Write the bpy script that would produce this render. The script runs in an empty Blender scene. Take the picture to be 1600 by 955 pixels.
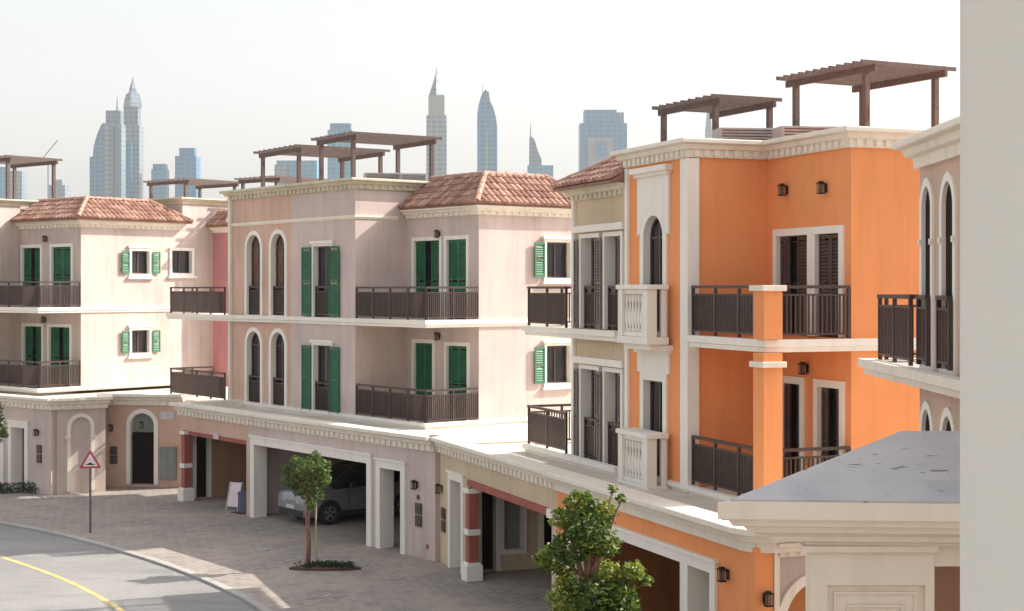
import bpy, bmesh, math, random
from mathutils import Vector, Matrix
from mathutils.geometry import tessellate_polygon
random.seed(7)
C = bpy.context.scene.collection
EYE = 7.4          # camera height
HOR = 450.0        # horizon row of the 1600 px wide picture
FP = 2400.0        # focal length in the same pixels
rad = math.radians

# ------------------------------------------------------------------ materials
def newmat(name):
    m = bpy.data.materials.new(name); m.use_nodes = True
    nt = m.node_tree; nt.nodes.clear()
    out = nt.nodes.new('ShaderNodeOutputMaterial'); p = nt.nodes.new('ShaderNodeBsdfPrincipled')
    nt.links.new(p.outputs[0], out.inputs[0])
    return m, nt, p
def nd(nt, t, **kw):
    n = nt.nodes.new(t)
    for k, v in kw.items(): setattr(n, k, v)
    return n
def mixc(nt, fac, a, b, mode='MIX'):
    n = nd(nt, 'ShaderNodeMix', data_type='RGBA', blend_type=mode)
    for s, v in ((0, fac), (6, a), (7, b)):
        if hasattr(v, 'links') or hasattr(v, 'is_linked'): nt.links.new(v, n.inputs[s])
        else: n.inputs[s].default_value = v if s == 0 else (*v, 1)
    return n.outputs[2]
def noise(nt, scale, detail=4, vec=None, rough=.55):
    n = nd(nt, 'ShaderNodeTexNoise'); n.inputs['Scale'].default_value = scale
    n.inputs['Detail'].default_value = detail; n.inputs['Roughness'].default_value = rough
    if vec is not None: nt.links.new(vec, n.inputs['Vector'])
    return n
def ramp(nt, src, lo, hi):
    r = nd(nt, 'ShaderNodeMapRange'); r.inputs[1].default_value = lo; r.inputs[2].default_value = hi
    nt.links.new(src, r.inputs[0]); return r.outputs[0]
def pos(nt, sx=1, sy=1, sz=1):
    g = nd(nt, 'ShaderNodeNewGeometry'); m = nd(nt, 'ShaderNodeMapping')
    m.inputs['Scale'].default_value = (sx, sy, sz); nt.links.new(g.outputs['Position'], m.inputs[0])
    return m.outputs[0]
def dark(c, f): return tuple(x*f for x in c)
def bump(nt, p, src, strength=.3, dist=.01):
    b = nd(nt, 'ShaderNodeBump'); b.inputs['Strength'].default_value = strength; b.inputs['Distance'].default_value = dist
    nt.links.new(src, b.inputs['Height']); nt.links.new(b.outputs[0], p.inputs['Normal'])
def stucco(name, c, var=.14, stain=.2, rough=.85):
    m, nt, p = newmat(name)
    n1 = noise(nt, .6, 5, pos(nt)); n2 = noise(nt, 2.2, 6, pos(nt, 1.6, 1.6, .18)); n3 = noise(nt, 60, 3, pos(nt))
    base = mixc(nt, ramp(nt, n1.outputs[0], .3, .7), dark(c, 1-var), tuple(min(.9, x*(1+var*.6)) for x in c))
    f = nd(nt, 'ShaderNodeMath', operation='MULTIPLY'); nt.links.new(ramp(nt, n2.outputs[0], .5, .75), f.inputs[0]); f.inputs[1].default_value = stain*2.2
    base = mixc(nt, f.outputs[0], base, dark((c[0]*.95, c[1]*.93, c[2]*.9), .62))
    nt.links.new(base, p.inputs['Base Color']); p.inputs['Roughness'].default_value = rough
    bump(nt, p, n3.outputs[0], .35, .006)
    return m
def plain(name, c, rough=.6, metal=0, var=.1, scale=6):
    m, nt, p = newmat(name)
    n1 = noise(nt, scale, 4, pos(nt))
    nt.links.new(mixc(nt, ramp(nt, n1.outputs[0], .3, .7), dark(c, 1-var), dark(c, 1+var)), p.inputs['Base Color'])
    p.inputs['Roughness'].default_value = rough; p.inputs['Metallic'].default_value = metal
    return m
def glassy(name, c, rough=.08):
    m, nt, p = newmat(name)
    n1 = noise(nt, 1.3, 2, pos(nt))
    nt.links.new(mixc(nt, ramp(nt, n1.outputs[0], .35, .65), dark(c, .6), dark(c, 1.3)), p.inputs['Base Color'])
    p.inputs['Roughness'].default_value = rough; p.inputs['IOR'].default_value = 1.5
    n2 = noise(nt, .9, 1, pos(nt)); bump(nt, p, n2.outputs[0], .12, .05)
    return m
M = {}
M['lilac'] = stucco('lilac_stucco', (.60, .49, .455))
M['blush'] = stucco('blush_stucco', (.62, .415, .32))
M['palepink'] = stucco('pale_pink_stucco', (.58, .475, .43))
M['rose'] = stucco('rose_stucco', (.55, .24, .24))
M['beige'] = stucco('beige_stucco', (.60, .475, .33))
M['orange'] = stucco('orange_stucco', (.83, .315, .115), .07, .12)
M['peach'] = stucco('peach_stucco', (.60, .43, .34))
M['greige'] = stucco('greige_stucco', (.52, .43, .39))
M['trim'] = stucco('cream_trim', (.80, .74, .64), .06, .16, .7)
M['white'] = stucco('white_trim', (.83, .79, .72), .04, .10, .7)
M['stone'] = stucco('stone_trim', (.62, .57, .44), .12, .25)
M['pavilion'] = stucco('cream_render', (.74, .64, .53), .05, .10)
M['greywall'] = stucco('grey_render', (.66, .655, .61), .05, .05)
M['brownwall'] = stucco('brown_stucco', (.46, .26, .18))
M['orangeshade'] = stucco('shaded_orange_stucco', (.42, .15, .05))  # darker copy of the orange stucco, garage interior shade put into the colour
M['darkpane'] = plain('dark_louvre_glass', (.03, .022, .02), .9)
M['darkpane'].node_tree.nodes['Principled BSDF'].inputs['Specular IOR Level'].default_value = .05
M['terracol'] = stucco('terracotta_paint', (.36, .11, .08))
M['roofdeck'] = stucco('roof_screed', (.60, .55, .47), .12, .2)
M['green'] = plain('green_paint', (.012, .125, .055), .5, var=.3, scale=3)
M['palegreen'] = plain('pale_green_paint', (.04, .19, .09), .5)
M['brown'] = plain('dark_brown_paint', (.075, .045, .038), .45, var=.2)
M['greyshut'] = plain('grey_brown_paint', (.16, .13, .125), .5, var=.2)
M['rail'] = plain('railing_metal', (.062, .040, .036), .42, .2, var=.2)
M['wood'] = plain('pergola_wood', (.10, .068, .06), .65, var=.28, scale=9)
M['black'] = plain('black_door', (.014, .009, .008), .85)
M['black'].node_tree.nodes['Principled BSDF'].inputs['Specular IOR Level'].default_value = .15
M['iron'] = plain('black_iron', (.02, .016, .015), .45, .4)
M['pane'] = glassy('window_glass', (.022, .022, .026))
M['warmpane'] = glassy('curtained_glass', (.13, .06, .035))
M['lampglass'] = plain('lamp_glass', (.16, .12, .08), .3)
M['metalgrey'] = plain('grey_metal', (.42, .41, .40), .5, .3)
M['boxgrey'] = plain('meter_box_metal', (.10, .08, .075), .5, .3, var=.25)
M['greenbox'] = plain('grey_green_cabinet', (.21, .23, .21), .6)
M['plaque'] = plain('plaque_white', (.55, .52, .52), .5)
M['redpaint'] = plain('sign_red', (.42, .05, .07), .45)
M['signwhite'] = plain('sign_white', (.75, .62, .64), .45)
M['pole'] = plain('pole_grey', (.16, .13, .15), .5, .4)
M['bark'] = plain('bark', (.24, .13, .08), .9, var=.35, scale=14)
M['stake'] = plain('stake_wood', (.42, .33, .22), .8)
M['tyre'] = plain('rubber', (.012, .012, .013), .8)
M['rim'] = plain('alloy', (.45, .45, .47), .3, .8)
M['carsilver'] = plain('silver_paint', (.27, .27, .29), .3, .4, var=.03)
M['carglass'] = glassy('car_glass', (.01, .01, .013), .05)
M['lens'] = plain('lamp_lens', (.55, .62, .68), .1)
M['blackplastic'] = plain('black_plastic', (.02, .02, .022), .5)
M['blue'] = plain('blue_panel', (.10, .11, .20), .5)

def leafmat(name, a, b):
    m, nt, p = newmat(name)
    at = nd(nt, 'ShaderNodeAttribute', attribute_name='tone')
    nt.links.new(mixc(nt, at.outputs['Fac'], a, b), p.inputs['Base Color'])
    p.inputs['Roughness'].default_value = .5
    tr = nd(nt, 'ShaderNodeBsdfTranslucent'); nt.links.new(mixc(nt, at.outputs['Fac'], dark(a, 1.3), dark(b, 1.3)), tr.inputs[0])
    mx = nd(nt, 'ShaderNodeMixShader'); mx.inputs[0].default_value = .35
    out = [n for n in nt.nodes if n.type == 'OUTPUT_MATERIAL'][0]
    nt.links.new(p.outputs[0], mx.inputs[1]); nt.links.new(tr.outputs[0], mx.inputs[2]); nt.links.new(mx.outputs[0], out.inputs[0])
    return m
M['leaf'] = leafmat('leaves_dark', (.03, .075, .02), (.17, .24, .05))
M['leaf2'] = leafmat('leaves_bright', (.035, .085, .02), (.30, .37, .05))
M['shrub'] = leafmat('leaves_shrub', (.012, .03, .012), (.05, .09, .03))

def tilemat():
    m, nt, p = newmat('clay_tiles')
    at = nd(nt, 'ShaderNodeAttribute', attribute_name='tone')
    n1 = noise(nt, 9, 4, pos(nt))
    a = mixc(nt, at.outputs['Fac'], (.20, .085, .06), (.50, .30, .22))
    a = mixc(nt, ramp(nt, n1.outputs[0], .45, .8), a, (.20, .10, .08))
    nt.links.new(a, p.inputs['Base Color']); p.inputs['Roughness'].default_value = .8
    return m
M['tile'] = tilemat()

def pavermat():
    m, nt, p = newmat('paver_blocks')
    v = nd(nt, 'ShaderNodeNewGeometry'); mp = nd(nt, 'ShaderNodeMapping'); mp.inputs['Rotation'].default_value = (0, 0, rad(-60))
    nt.links.new(v.outputs['Position'], mp.inputs[0])
    br = nd(nt, 'ShaderNodeTexBrick'); nt.links.new(mp.outputs[0], br.inputs['Vector'])
    br.inputs['Scale'].default_value = 1; br.inputs['Brick Width'].default_value = .42; br.inputs['Row Height'].default_value = .21
    br.inputs['Mortar Size'].default_value = .012; br.inputs['Color1'].default_value = (.27, .24, .22, 1)
    br.inputs['Color2'].default_value = (.35, .31, .28, 1); br.inputs['Mortar'].default_value = (.11, .095, .09, 1)
    n1 = noise(nt, .45, 5, pos(nt)); n2 = noise(nt, 2.5, 5, pos(nt))
    c = mixc(nt, ramp(nt, n1.outputs[0], .4, .65), br.outputs[0], (.37, .31, .265))
    f = nd(nt, 'ShaderNodeMath', operation='MULTIPLY'); f.inputs[1].default_value = .45; nt.links.new(ramp(nt, n2.outputs[0], .5, .72), f.inputs[0])
    c = mixc(nt, f.outputs[0], c, (.12, .105, .105))
    nt.links.new(c, p.inputs['Base Color']); p.inputs['Roughness'].default_value = .75
    return m
def asphaltmat():
    m, nt, p = newmat('worn_asphalt')
    n1 = noise(nt, .35, 5, pos(nt)); n2 = noise(nt, 30, 4, pos(nt)); n3 = noise(nt, 1.2, 6, pos(nt, .4, 1.6, 1))
    c = mixc(nt, ramp(nt, n1.outputs[0], .35, .65), (.24, .235, .23), (.32, .31, .295))
    c = mixc(nt, ramp(nt, n2.outputs[0], .4, .8), c, (.16, .158, .155))
    f = nd(nt, 'ShaderNodeMath', operation='MULTIPLY'); f.inputs[1].default_value = .5; nt.links.new(ramp(nt, n3.outputs[0], .52, .7), f.inputs[0])
    c = mixc(nt, f.outputs[0], c, (.15, .15, .152))
    nt.links.new(c, p.inputs['Base Color']); p.inputs['Roughness'].default_value = .8
    bump(nt, p, n2.outputs[0], .3, .004)
    return m
M['paver'] = pavermat(); M['asphalt'] = asphaltmat()
M['sand'] = plain('sandy_ground', (.38, .31, .24), .95, var=.2, scale=.05)
M['kerb'] = stucco('kerb_concrete', (.40, .38, .36), .15, .3)
M['yellow'] = plain('yellow_line', (.52, .42, .18), .7, var=.25, scale=5)
M['soil'] = plain('soil', (.10, .055, .035), 1, var=.3, scale=12)
def slatemat():
    m, nt, p = newmat('slate_roof')
    br = nd(nt, 'ShaderNodeTexBrick'); nt.links.new(pos(nt), br.inputs['Vector'])
    br.inputs['Scale'].default_value = 1; br.inputs['Brick Width'].default_value = .55; br.inputs['Row Height'].default_value = .26
    br.inputs['Mortar Size'].default_value = .006; br.inputs['Color1'].default_value = (.36, .355, .38, 1)
    br.inputs['Color2'].default_value = (.45, .44, .455, 1); br.inputs['Mortar'].default_value = (.35, .345, .355, 1)
    n1 = noise(nt, 5.5, 5, pos(nt, .55, 2.2, 1)); n2 = noise(nt, .8, 4, pos(nt)); n3 = noise(nt, 40, 3, pos(nt))
    c = mixc(nt, ramp(nt, n2.outputs[0], .35, .7), br.outputs[0], (.52, .50, .49))
    c = mixc(nt, ramp(nt, n1.outputs[0], .64, .67), c, (.15, .15, .16))
    nt.links.new(c, p.inputs['Base Color']); p.inputs['Roughness'].default_value = .7
    bump(nt, p, n3.outputs[0], .4, .006)
    return m
M['slate'] = slatemat()
def towermat(name, wall, glass, fx=.28, fz=.28):
    m, nt, p = newmat(name)
    br = nd(nt, 'ShaderNodeTexBrick'); br.offset = 0
    g = nd(nt, 'ShaderNodeNewGeometry'); s = nd(nt, 'ShaderNodeSeparateXYZ'); nt.links.new(g.outputs['Position'], s.inputs[0])
    a = nd(nt, 'ShaderNodeMath', operation='ADD'); nt.links.new(s.outputs[0], a.inputs[0]); nt.links.new(s.outputs[1], a.inputs[1])
    cb = nd(nt, 'ShaderNodeCombineXYZ'); nt.links.new(a.outputs[0], cb.inputs[0]); nt.links.new(s.outputs[2], cb.inputs[1])
    nt.links.new(cb.outputs[0], br.inputs['Vector'])
    br.inputs['Scale'].default_value = 1; br.inputs['Brick Width'].default_value = 7; br.inputs['Row Height'].default_value = 5.5
    br.inputs['Mortar Size'].default_value = 1.3; br.inputs['Color1'].default_value = (*glass, 1)
    br.inputs['Color2'].default_value = (*dark(glass, 1.4), 1); br.inputs['Mortar'].default_value = (*dark(wall, 1.3), 1)
    nt.links.new(br.outputs[0], p.inputs['Base Color']); p.inputs['Roughness'].default_value = .35
    return m
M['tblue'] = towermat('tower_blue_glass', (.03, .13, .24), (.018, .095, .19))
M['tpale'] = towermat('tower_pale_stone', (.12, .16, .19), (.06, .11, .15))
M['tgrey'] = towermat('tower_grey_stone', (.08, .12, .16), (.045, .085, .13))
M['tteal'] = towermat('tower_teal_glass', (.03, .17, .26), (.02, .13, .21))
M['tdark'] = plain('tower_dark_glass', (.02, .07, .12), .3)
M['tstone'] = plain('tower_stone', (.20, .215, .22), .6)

# ------------------------------------------------------------------ mesh builder
def outset(loop, w):
    n = len(loop); out = []
    area = sum(loop[i][0]*loop[(i+1) % n][1]-loop[(i+1) % n][0]*loop[i][1] for i in range(n))
    sg = 1 if area > 0 else -1
    for i in range(n):
        p0, p1, p2 = Vector(loop[i-1]), Vector(loop[i]), Vector(loop[(i+1) % n])
        d1 = (p1-p0).normalized(); d2 = (p2-p1).normalized()
        n1 = Vector((d1.y, -d1.x))*sg; n2 = Vector((d2.y, -d2.x))*sg
        m = n1+n2
        if m.length < 1e-6: m = n1
        m = m/max(.35, m.dot(n1))
        out.append((p1.x+m.x*w, p1.y+m.y*w))
    return out
class MB:
    def __init__(s): s.v = []; s.f = []; s.tone = []
    def add(s, vs, fs, tone=0.0):
        o = len(s.v); s.v += [tuple(p) for p in vs]; s.f += [tuple(i+o for i in f) for f in fs]; s.tone += [tone]*len(fs)
    def box(s, x0, y0, z0, x1, y1, z1):
        s.add([(x0,y0,z0),(x1,y0,z0),(x1,y1,z0),(x0,y1,z0),(x0,y0,z1),(x1,y0,z1),(x1,y1,z1),(x0,y1,z1)],
              [(0,3,2,1),(4,5,6,7),(0,1,5,4),(1,2,6,5),(2,3,7,6),(3,0,4,7)])
    def fbox(s, F, u0, u1, z0, z1, d0, d1, tone=0.0):
        vs = [F.pt(u, z, d) for d in (d0, d1) for z in (z0, z1) for u in (u0, u1)]
        s.add(vs, [(0,1,3,2),(4,6,7,5),(0,4,5,1),(2,3,7,6),(0,2,6,4),(1,5,7,3)], tone)
    def prism(s, poly, z0, z1, ztop=None):
        n = len(poly)
        zt = ztop or [z1]*n
        s.add([(x,y,z0) for x,y in poly]+[(poly[i][0],poly[i][1],zt[i]) for i in range(n)],
              [tuple(range(n))[::-1], tuple(range(n,2*n))]+[(i,(i+1)%n,n+(i+1)%n,n+i) for i in range(n)])
    def plate(s, F, loop, d0, d1, holes=()):
        loops = [list(loop)]+[list(h) for h in holes]
        flat = [p for l in loops for p in l]; n = len(flat)
        tris = tessellate_polygon([[Vector((p[0], p[1], 0)) for p in l] for l in loops])
        vs = [F.pt(u, z, d0) for u, z in flat]+[F.pt(u, z, d1) for u, z in flat]
        fs = [tuple(t) for t in tris]+[tuple(i+n for i in t[::-1]) for t in tris]
        o = 0
        for l in loops:
            m = len(l)
            fs += [(o+i, o+(i+1) % m, n+o+(i+1) % m, n+o+i) for i in range(m)]; o += m
        s.add(vs, fs)
    def ring(s, F, inner, outer, d0, d1, din, closed=True):
        n = len(inner); r = range(n if closed else n-1)
        vs = [F.pt(u,z,d1) for u,z in inner]+[F.pt(u,z,d1) for u,z in outer]+[F.pt(u,z,d0) for u,z in outer]+[F.pt(u,z,din) for u,z in inner]
        fs = []
        for i in r:
            j = (i+1) % n
            fs += [(i,j,n+j,n+i),(n+i,n+j,2*n+j,2*n+i),(j,i,3*n+i,3*n+j),(2*n+i,2*n+j,3*n+j,3*n+i)]
        s.add(vs, fs)
    def sweep(s, pts, prof):
        P = [Vector(p) for p in pts]; n = len(P); k = len(prof); vs = []
        for i in range(n):
            d1 = (P[i]-P[i-1]).normalized() if i else (P[1]-P[0]).normalized()
            d2 = (P[i+1]-P[i]).normalized() if i < n-1 else d1
            n1 = Vector((d1.y, -d1.x)); n2 = Vector((d2.y, -d2.x)); m = n1+n2; m = m/max(.3, m.dot(n1))
            vs += [(P[i].x+m.x*d, P[i].y+m.y*d, z) for d, z in prof]
        fs = [(i*k+j, (i+1)*k+j, (i+1)*k+(j+1) % k, i*k+(j+1) % k) for i in range(n-1) for j in range(k)]
        fs += [tuple(range(k)), tuple(range((n-1)*k, n*k))[::-1]]
        s.add(vs, fs)
    def tube(s, pts, r, seg=8, r1=None):
        P = [Vector(p) for p in pts]; n = len(P); vs = []
        for i in range(n):
            t = (P[min(i+1, n-1)]-P[max(i-1, 0)]).normalized()
            a = t.orthogonal().normalized(); b = t.cross(a)
            rr = r if r1 is None else r+(r1-r)*i/(n-1)
            vs += [P[i]+(a*math.cos(2*math.pi*j/seg)+b*math.sin(2*math.pi*j/seg))*rr for j in range(seg)]
        fs = [(i*seg+j, i*seg+(j+1) % seg, (i+1)*seg+(j+1) % seg, (i+1)*seg+j) for i in range(n-1) for j in range(seg)]
        fs += [tuple(range(seg))[::-1], tuple(range((n-1)*seg, n*seg))]
        s.add(vs, fs)
    def lathe(s, c, prof, seg=16, tone=0.0):
        n = len(prof)
        vs = [(c[0]+r*math.cos(2*math.pi*j/seg), c[1]+r*math.sin(2*math.pi*j/seg), c[2]+z) for r, z in prof for j in range(seg)]
        fs = [(i*seg+j, i*seg+(j+1) % seg, (i+1)*seg+(j+1) % seg, (i+1)*seg+j) for i in range(n-1) for j in range(seg)]
        fs += [tuple(range(seg))[::-1], tuple(range((n-1)*seg, n*seg))]
        s.add(vs, fs, tone)
    def build(s, name, mat, parent=None, smooth=False, fix=True, bevel=0):
        me = bpy.data.meshes.new(name); me.from_pydata(s.v, [], s.f)
        if any(s.tone):
            at = me.attributes.new('tone', 'FLOAT', 'FACE'); at.data.foreach_set('value', s.tone)
        if fix:
            bm = bmesh.new(); bm.from_mesh(me); bmesh.ops.recalc_face_normals(bm, faces=bm.faces)
            bm.to_mesh(me); bm.free()
        me.materials.append(mat)
        o = bpy.data.objects.new(name, me); C.objects.link(o)
        if parent: o.parent = parent
        if smooth: me.polygons.foreach_set('use_smooth', [True]*len(me.polygons))
        if bevel:
            b = o.modifiers.new('bevel', 'BEVEL'); b.width = bevel; b.segments = 2; b.limit_method = 'ANGLE'
        return o
class FS:   # wall plane facing the street: b = c
    def __init__(s, c): s.c = c
    def pt(s, u, z, d): return (u, s.c-d, z)
class FL:   # wall plane facing along +a: a = c
    def __init__(s, c): s.c = c
    def pt(s, u, z, d): return (s.c+d, u, z)
class FG:   # wall plane between two world points (left to right as seen from the street)
    def __init__(s, H, w0, w1):
        s.H = H; s.w0 = w0; s.w1 = w1; s.p = H.loc(w0); q = H.loc(w1); l = math.hypot(q[0]-s.p[0], q[1]-s.p[1]); s.len = l
        s.t = ((q[0]-s.p[0])/l, (q[1]-s.p[1])/l); s.n = (s.t[1], -s.t[0])
    def pt(s, u, z, d): return (s.p[0]+u*s.t[0]+d*s.n[0], s.p[1]+u*s.t[1]+d*s.n[1], z)
    def U(s, px):
        k = (px-800)/FP; dx, dy = (s.w1[0]-s.w0[0])/s.len, (s.w1[1]-s.w0[1])/s.len
        return (k*s.w0[1]-s.w0[0])/(dx-k*dy)
def tag(o, label, cat=None, group=None, kind=None):
    if label: o['label'] = label
    if cat: o['category'] = cat
    if group: o['group'] = group
    if kind: o['kind'] = kind
    return o
def empty(name, loc, rz=0):
    o = bpy.data.objects.new(name, None); C.objects.link(o); o.location = loc; o.rotation_euler = (0, 0, rz)
    o.empty_display_size = .3
    return o
def ground_xy(px, Y): return ((px-800)/FP*Y, Y)

# ------------------------------------------------------------------ houses
class House:
    def __init__(s, O, th, label, name='terrace_house', group='terrace houses along the curving street'):
        s.O = O; s.th = th; t = rad(th)
        s.s = (math.sin(t), -math.cos(t)); s.L = (math.cos(t), math.sin(t))
        s.root = empty(name, (O[0], O[1], 0), t-math.pi/2)
        tag(s.root, label, 'house', group)
    def w(s, a, b): return (s.O[0]+a*s.s[0]+b*s.L[0], s.O[1]+a*s.s[1]+b*s.L[1])
    def loc(s, p):
        d = (p[0]-s.O[0], p[1]-s.O[1]); return (d[0]*s.s[0]+d[1]*s.s[1], d[0]*s.L[0]+d[1]*s.L[1])
    def A(s, px, b):
        k = (px-800)/FP
        return (k*(s.O[1]+b*s.L[1])-s.O[0]-b*s.L[0])/(s.s[0]-k*s.s[1])
    def B(s, px, a):
        k = (px-800)/FP
        return (k*(s.O[1]+a*s.s[1])-s.O[0]-a*s.s[0])/(s.L[0]-k*s.L[1])
    def Z(s, py, a, b): return EYE-(py-HOR)*s.w(a, b)[1]/FP
def rect(u0, u1, z0, z1): return [(u0,z0),(u1,z0),(u1,z1),(u0,z1)]
def arch(u0, u1, z0, z1, pointed=False, n=10):
    r = (u1-u0)/2; c = (u0+u1)/2; L = [(u0,z0),(u1,z0)]
    if pointed:
        h = r*1.2; zs = z1-h
        for i in range(n+1):
            t = i/n; L.append((c+r*(1-t**1.7), zs+h*(math.sin(t*math.pi/2)*.82+.18*t)))
        for i in range(1, n+1):
            t = 1-i/n; L.append((c-r*(1-t**1.7), zs+h*(math.sin(t*math.pi/2)*.82+.18*t)))
    else:
        zs = z1-r
        for i in range(2*n+1):
            t = math.pi*i/(2*n); L.append((c+r*math.cos(t), zs+r*math.sin(t)))
    return L
def shutter(H, F, u0, u1, z0, z1, mat, parent, d=.06, th=.045):
    m = MB(); e = .05
    m.fbox(F, u0, u0+e, z0, z1, d, d+th); m.fbox(F, u1-e, u1, z0, z1, d, d+th)
    zm = (z0+z1)/2
    for a, b in ((z0, z0+.08), (zm-.03, zm+.03), (z1-.07, z1)): m.fbox(F, u0+e, u1-e, a, b, d+.002, d+th-.002)
    z = z0+.085
    while z < z1-.12:
        if not (zm-.09 < z < zm+.03): 
            vs = [F.pt(u, zz, dd) for u in (u0+e, u1-e) for zz, dd in ((z, d+th-.004), (z+.012, d+th-.004), (z+.066, d+.006), (z+.054, d+.006))]
            m.add(vs, [(0,1,2,3),(7,6,5,4),(0,4,5,1),(1,5,6,2),(2,6,7,3),(3,7,4,0)])
        z += .07
    return m.build('shutter', mat, parent)
def opening(H, F, u0, u1, z0, z1, kind='rect', name='window', fw=.12, frame='white', pane='pane', shut=None, smat='green', door=False,
            lintel=False, sash='brown', depth=.2, sill=False, proud=.05, mull=True):
    """returns the hole loop for the wall; builds frame, pane, sash and shutters"""
    L = rect(u0,u1,z0,z1) if kind == 'rect' else arch(u0,u1,z0,z1, kind == 'pointed')
    m = MB()
    inner = L; outer = outset(L, fw)
    if door or name == 'door':
        I = inner[1:]+inner[:1]; O = outer[1:]+outer[:1]
        O[0] = (O[0][0], z0); O[-1] = (O[-1][0], z0)
        m.ring(F, I, O, -.02, proud, -depth+.01, closed=False)
    else:
        m.ring(F, inner, outer, -.02, proud, -depth+.01)
    if lintel: m.fbox(F, u0-fw-.06, u1+fw+.06, z1+fw, z1+fw+.09, -.02, proud+.05)
    if sill: m.fbox(F, u0-fw-.08, u1+fw+.08, z0-fw-.09, z0-fw, -.02, proud+.07)
    o = m.build(name, M[frame], H.root)
    g = MB(); g.plate(F, outset(L, -.004), -depth, -depth+.012); g.build('pane', M[pane], o)
    if mull:
        q = MB(); w = .05; d0, d1 = -depth+.016, -depth+.05
        q.ring(F, outset(L, -.055), outset(L, -.006), d0, d1, d0)
        c = (u0+u1)/2; zt = z1-.06 if kind == 'rect' else z1-.07
        q.fbox(F, c-.03, c+.03, z0+.06, zt, d0, d1-.002)
        if kind != 'rect':
            zs = z1-(u1-u0)*(.5 if kind == 'arch' else .6); q.fbox(F, u0+.056, u1-.056, zs-.025, zs+.025, d0, d1-.004)
        elif z1-z0 > 1.7: q.fbox(F, u0+.056, u1-.056, z0+.5, z0+.56, d0, d1-.004)
        q.build('sash', M[sash], o)
    if shut:
        for a, b, d in shut: shutter(H, F, a, b, z0+.02, z1-.02, M[smat], o, d)
    return outset(L, .012)
class ScaledFace:
    def __init__(s, F, u, z, k): s.F, s.u, s.z, s.k = F, u, z, k
    def pt(s, u, z, d): return s.F.pt(s.u+(u-s.u)*s.k, s.z+(z-s.z)*s.k, .002+(d-.002)*s.k)
def lamp(H, F, u, z, h=.34):
    F = ScaledFace(F, u, z, .78); m = MB()
    m.fbox(F, u-.05, u+.05, z-.12, z+.10, 0.002, .03); m.fbox(F, u-.015, u+.015, z+.06, z+.09, .03, .17)
    m.fbox(F, u-.09, u+.09, z+.10, z+.13, .07, .25); m.fbox(F, u-.05, u+.05, z+.13, z+.17, .11, .21)
    for a in (-.075, .063):
        for d in (.085, .223): m.fbox(F, u+a, u+a+.012, z-.13, z+.10, d, d+.012)
    m.fbox(F, u-.08, u+.08, z-.16, z-.13, .08, .24)
    o = m.build('wall_lamp', M['iron'], H.root)
    g = MB(); g.fbox(F, u-.05, u+.05, z-.128, z+.098, .11, .21); g.build('lamp_glass', M['lampglass'], o)
def meter(H, F, u, z, n=2):
    for i in range(n):
        m = MB(); zz = z-i*.34
        m.fbox(F, u-.14, u+.14, zz-.15, zz+.15, .001, .05)
        o = m.build('meter_box', M['boxgrey'], H.root)
        q = MB(); q.fbox(F, u-.11, u+.11, zz-.12, zz+.12, .052, .06); q.fbox(F, u-.03, u+.03, zz-.02, zz+.05, .061, .066)
        q.build('meter_cover', M['metalgrey' if i == 0 and n == 2 and H.th < 0 else 'boxgrey'], o)
def band(H, pts, z0, z1, d=.08, mat='white', name='floor_band'):
    m = MB(); h = z1-z0
    m.sweep(pts, [(-.05, z0), (d*.5, z0), (d*.6, z0+h*.35), (d, z0+h*.45), (d, z1), (-.05, z1)])
    return m.build(name, M[mat], H.root)
def cornice(H, pts, zt, h=.36, d=.32, mat='trim', dent=True, name='cornice', din=-.05, pitch=.27):
    m = MB()
    m.sweep(pts, [(din, zt-h), (d*.22, zt-h), (d*.26, zt-h*.62), (d*.55, zt-h*.55), (d*.66, zt-h*.32), (d*.95, zt-h*.26), (d, zt-h*.22), (d, zt-.02), (d*.96, zt), (din, zt)])
    if dent:
        for (a0, b0), (a1, b1) in zip(pts[:-1], pts[1:]):
            l = math.hypot(a1-a0, b1-b0); ux, uy = (a1-a0)/l, (b1-b0)/l; nx, ny = uy, -ux
            k = max(1, int(l/pitch))
            for i in range(k):
                t = (i+.5)*l/k; q = []
                for z in (zt-h*.93, zt-h*.575):
                    for du, dn in ((-.055, d*.2), (.055, d*.2), (.055, d*.4), (-.055, d*.4)):
                        q.append((a0+ux*(t+du)+nx*dn, b0+uy*(t+du)+ny*dn, z))
                m.add(q, [(0,3,2,1),(4,5,6,7),(0,1,5,4),(1,2,6,5),(2,3,7,6),(3,0,4,7)])
    return m.build(name, M[mat], H.root)
def railing(H, pts, z, h=1.02, pitch=.07, bar=.032, mat='rail', parent=None, name='railing'):
    m = MB()
    m.sweep(pts, [(-.04, z+h-.06), (.04, z+h-.06), (.04, z+h), (-.04, z+h)])
    m.sweep(pts, [(-.022, z+h-.2), (.022, z+h-.2), (.022, z+h-.165), (-.022, z+h-.165)])
    m.sweep(pts, [(-.022, z+.07), (.022, z+.07), (.022, z+.105), (-.022, z+.105)])
    for (a0, b0), (a1, b1) in zip(pts[:-1], pts[1:]):
        l = math.hypot(a1-a0, b1-b0); ux, uy = (a1-a0)/l, (b1-b0)/l; k = max(1, round(l/pitch))
        for i in range(k+1):
            t = i*l/k; post = (i % max(1, round(k/max(1, round(l/1.1)))) == 0)
            r = bar/2+.012 if post else bar/2
            zz0, zz1 = (z, z+h-.055) if post else (z+.1, z+h-.195)
            x, y = a0+ux*t, b0+uy*t
            m.box(x-r, y-r, zz0, x+r, y+r, zz1)
    return m.build(name, M[mat], parent or H.root)
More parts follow.
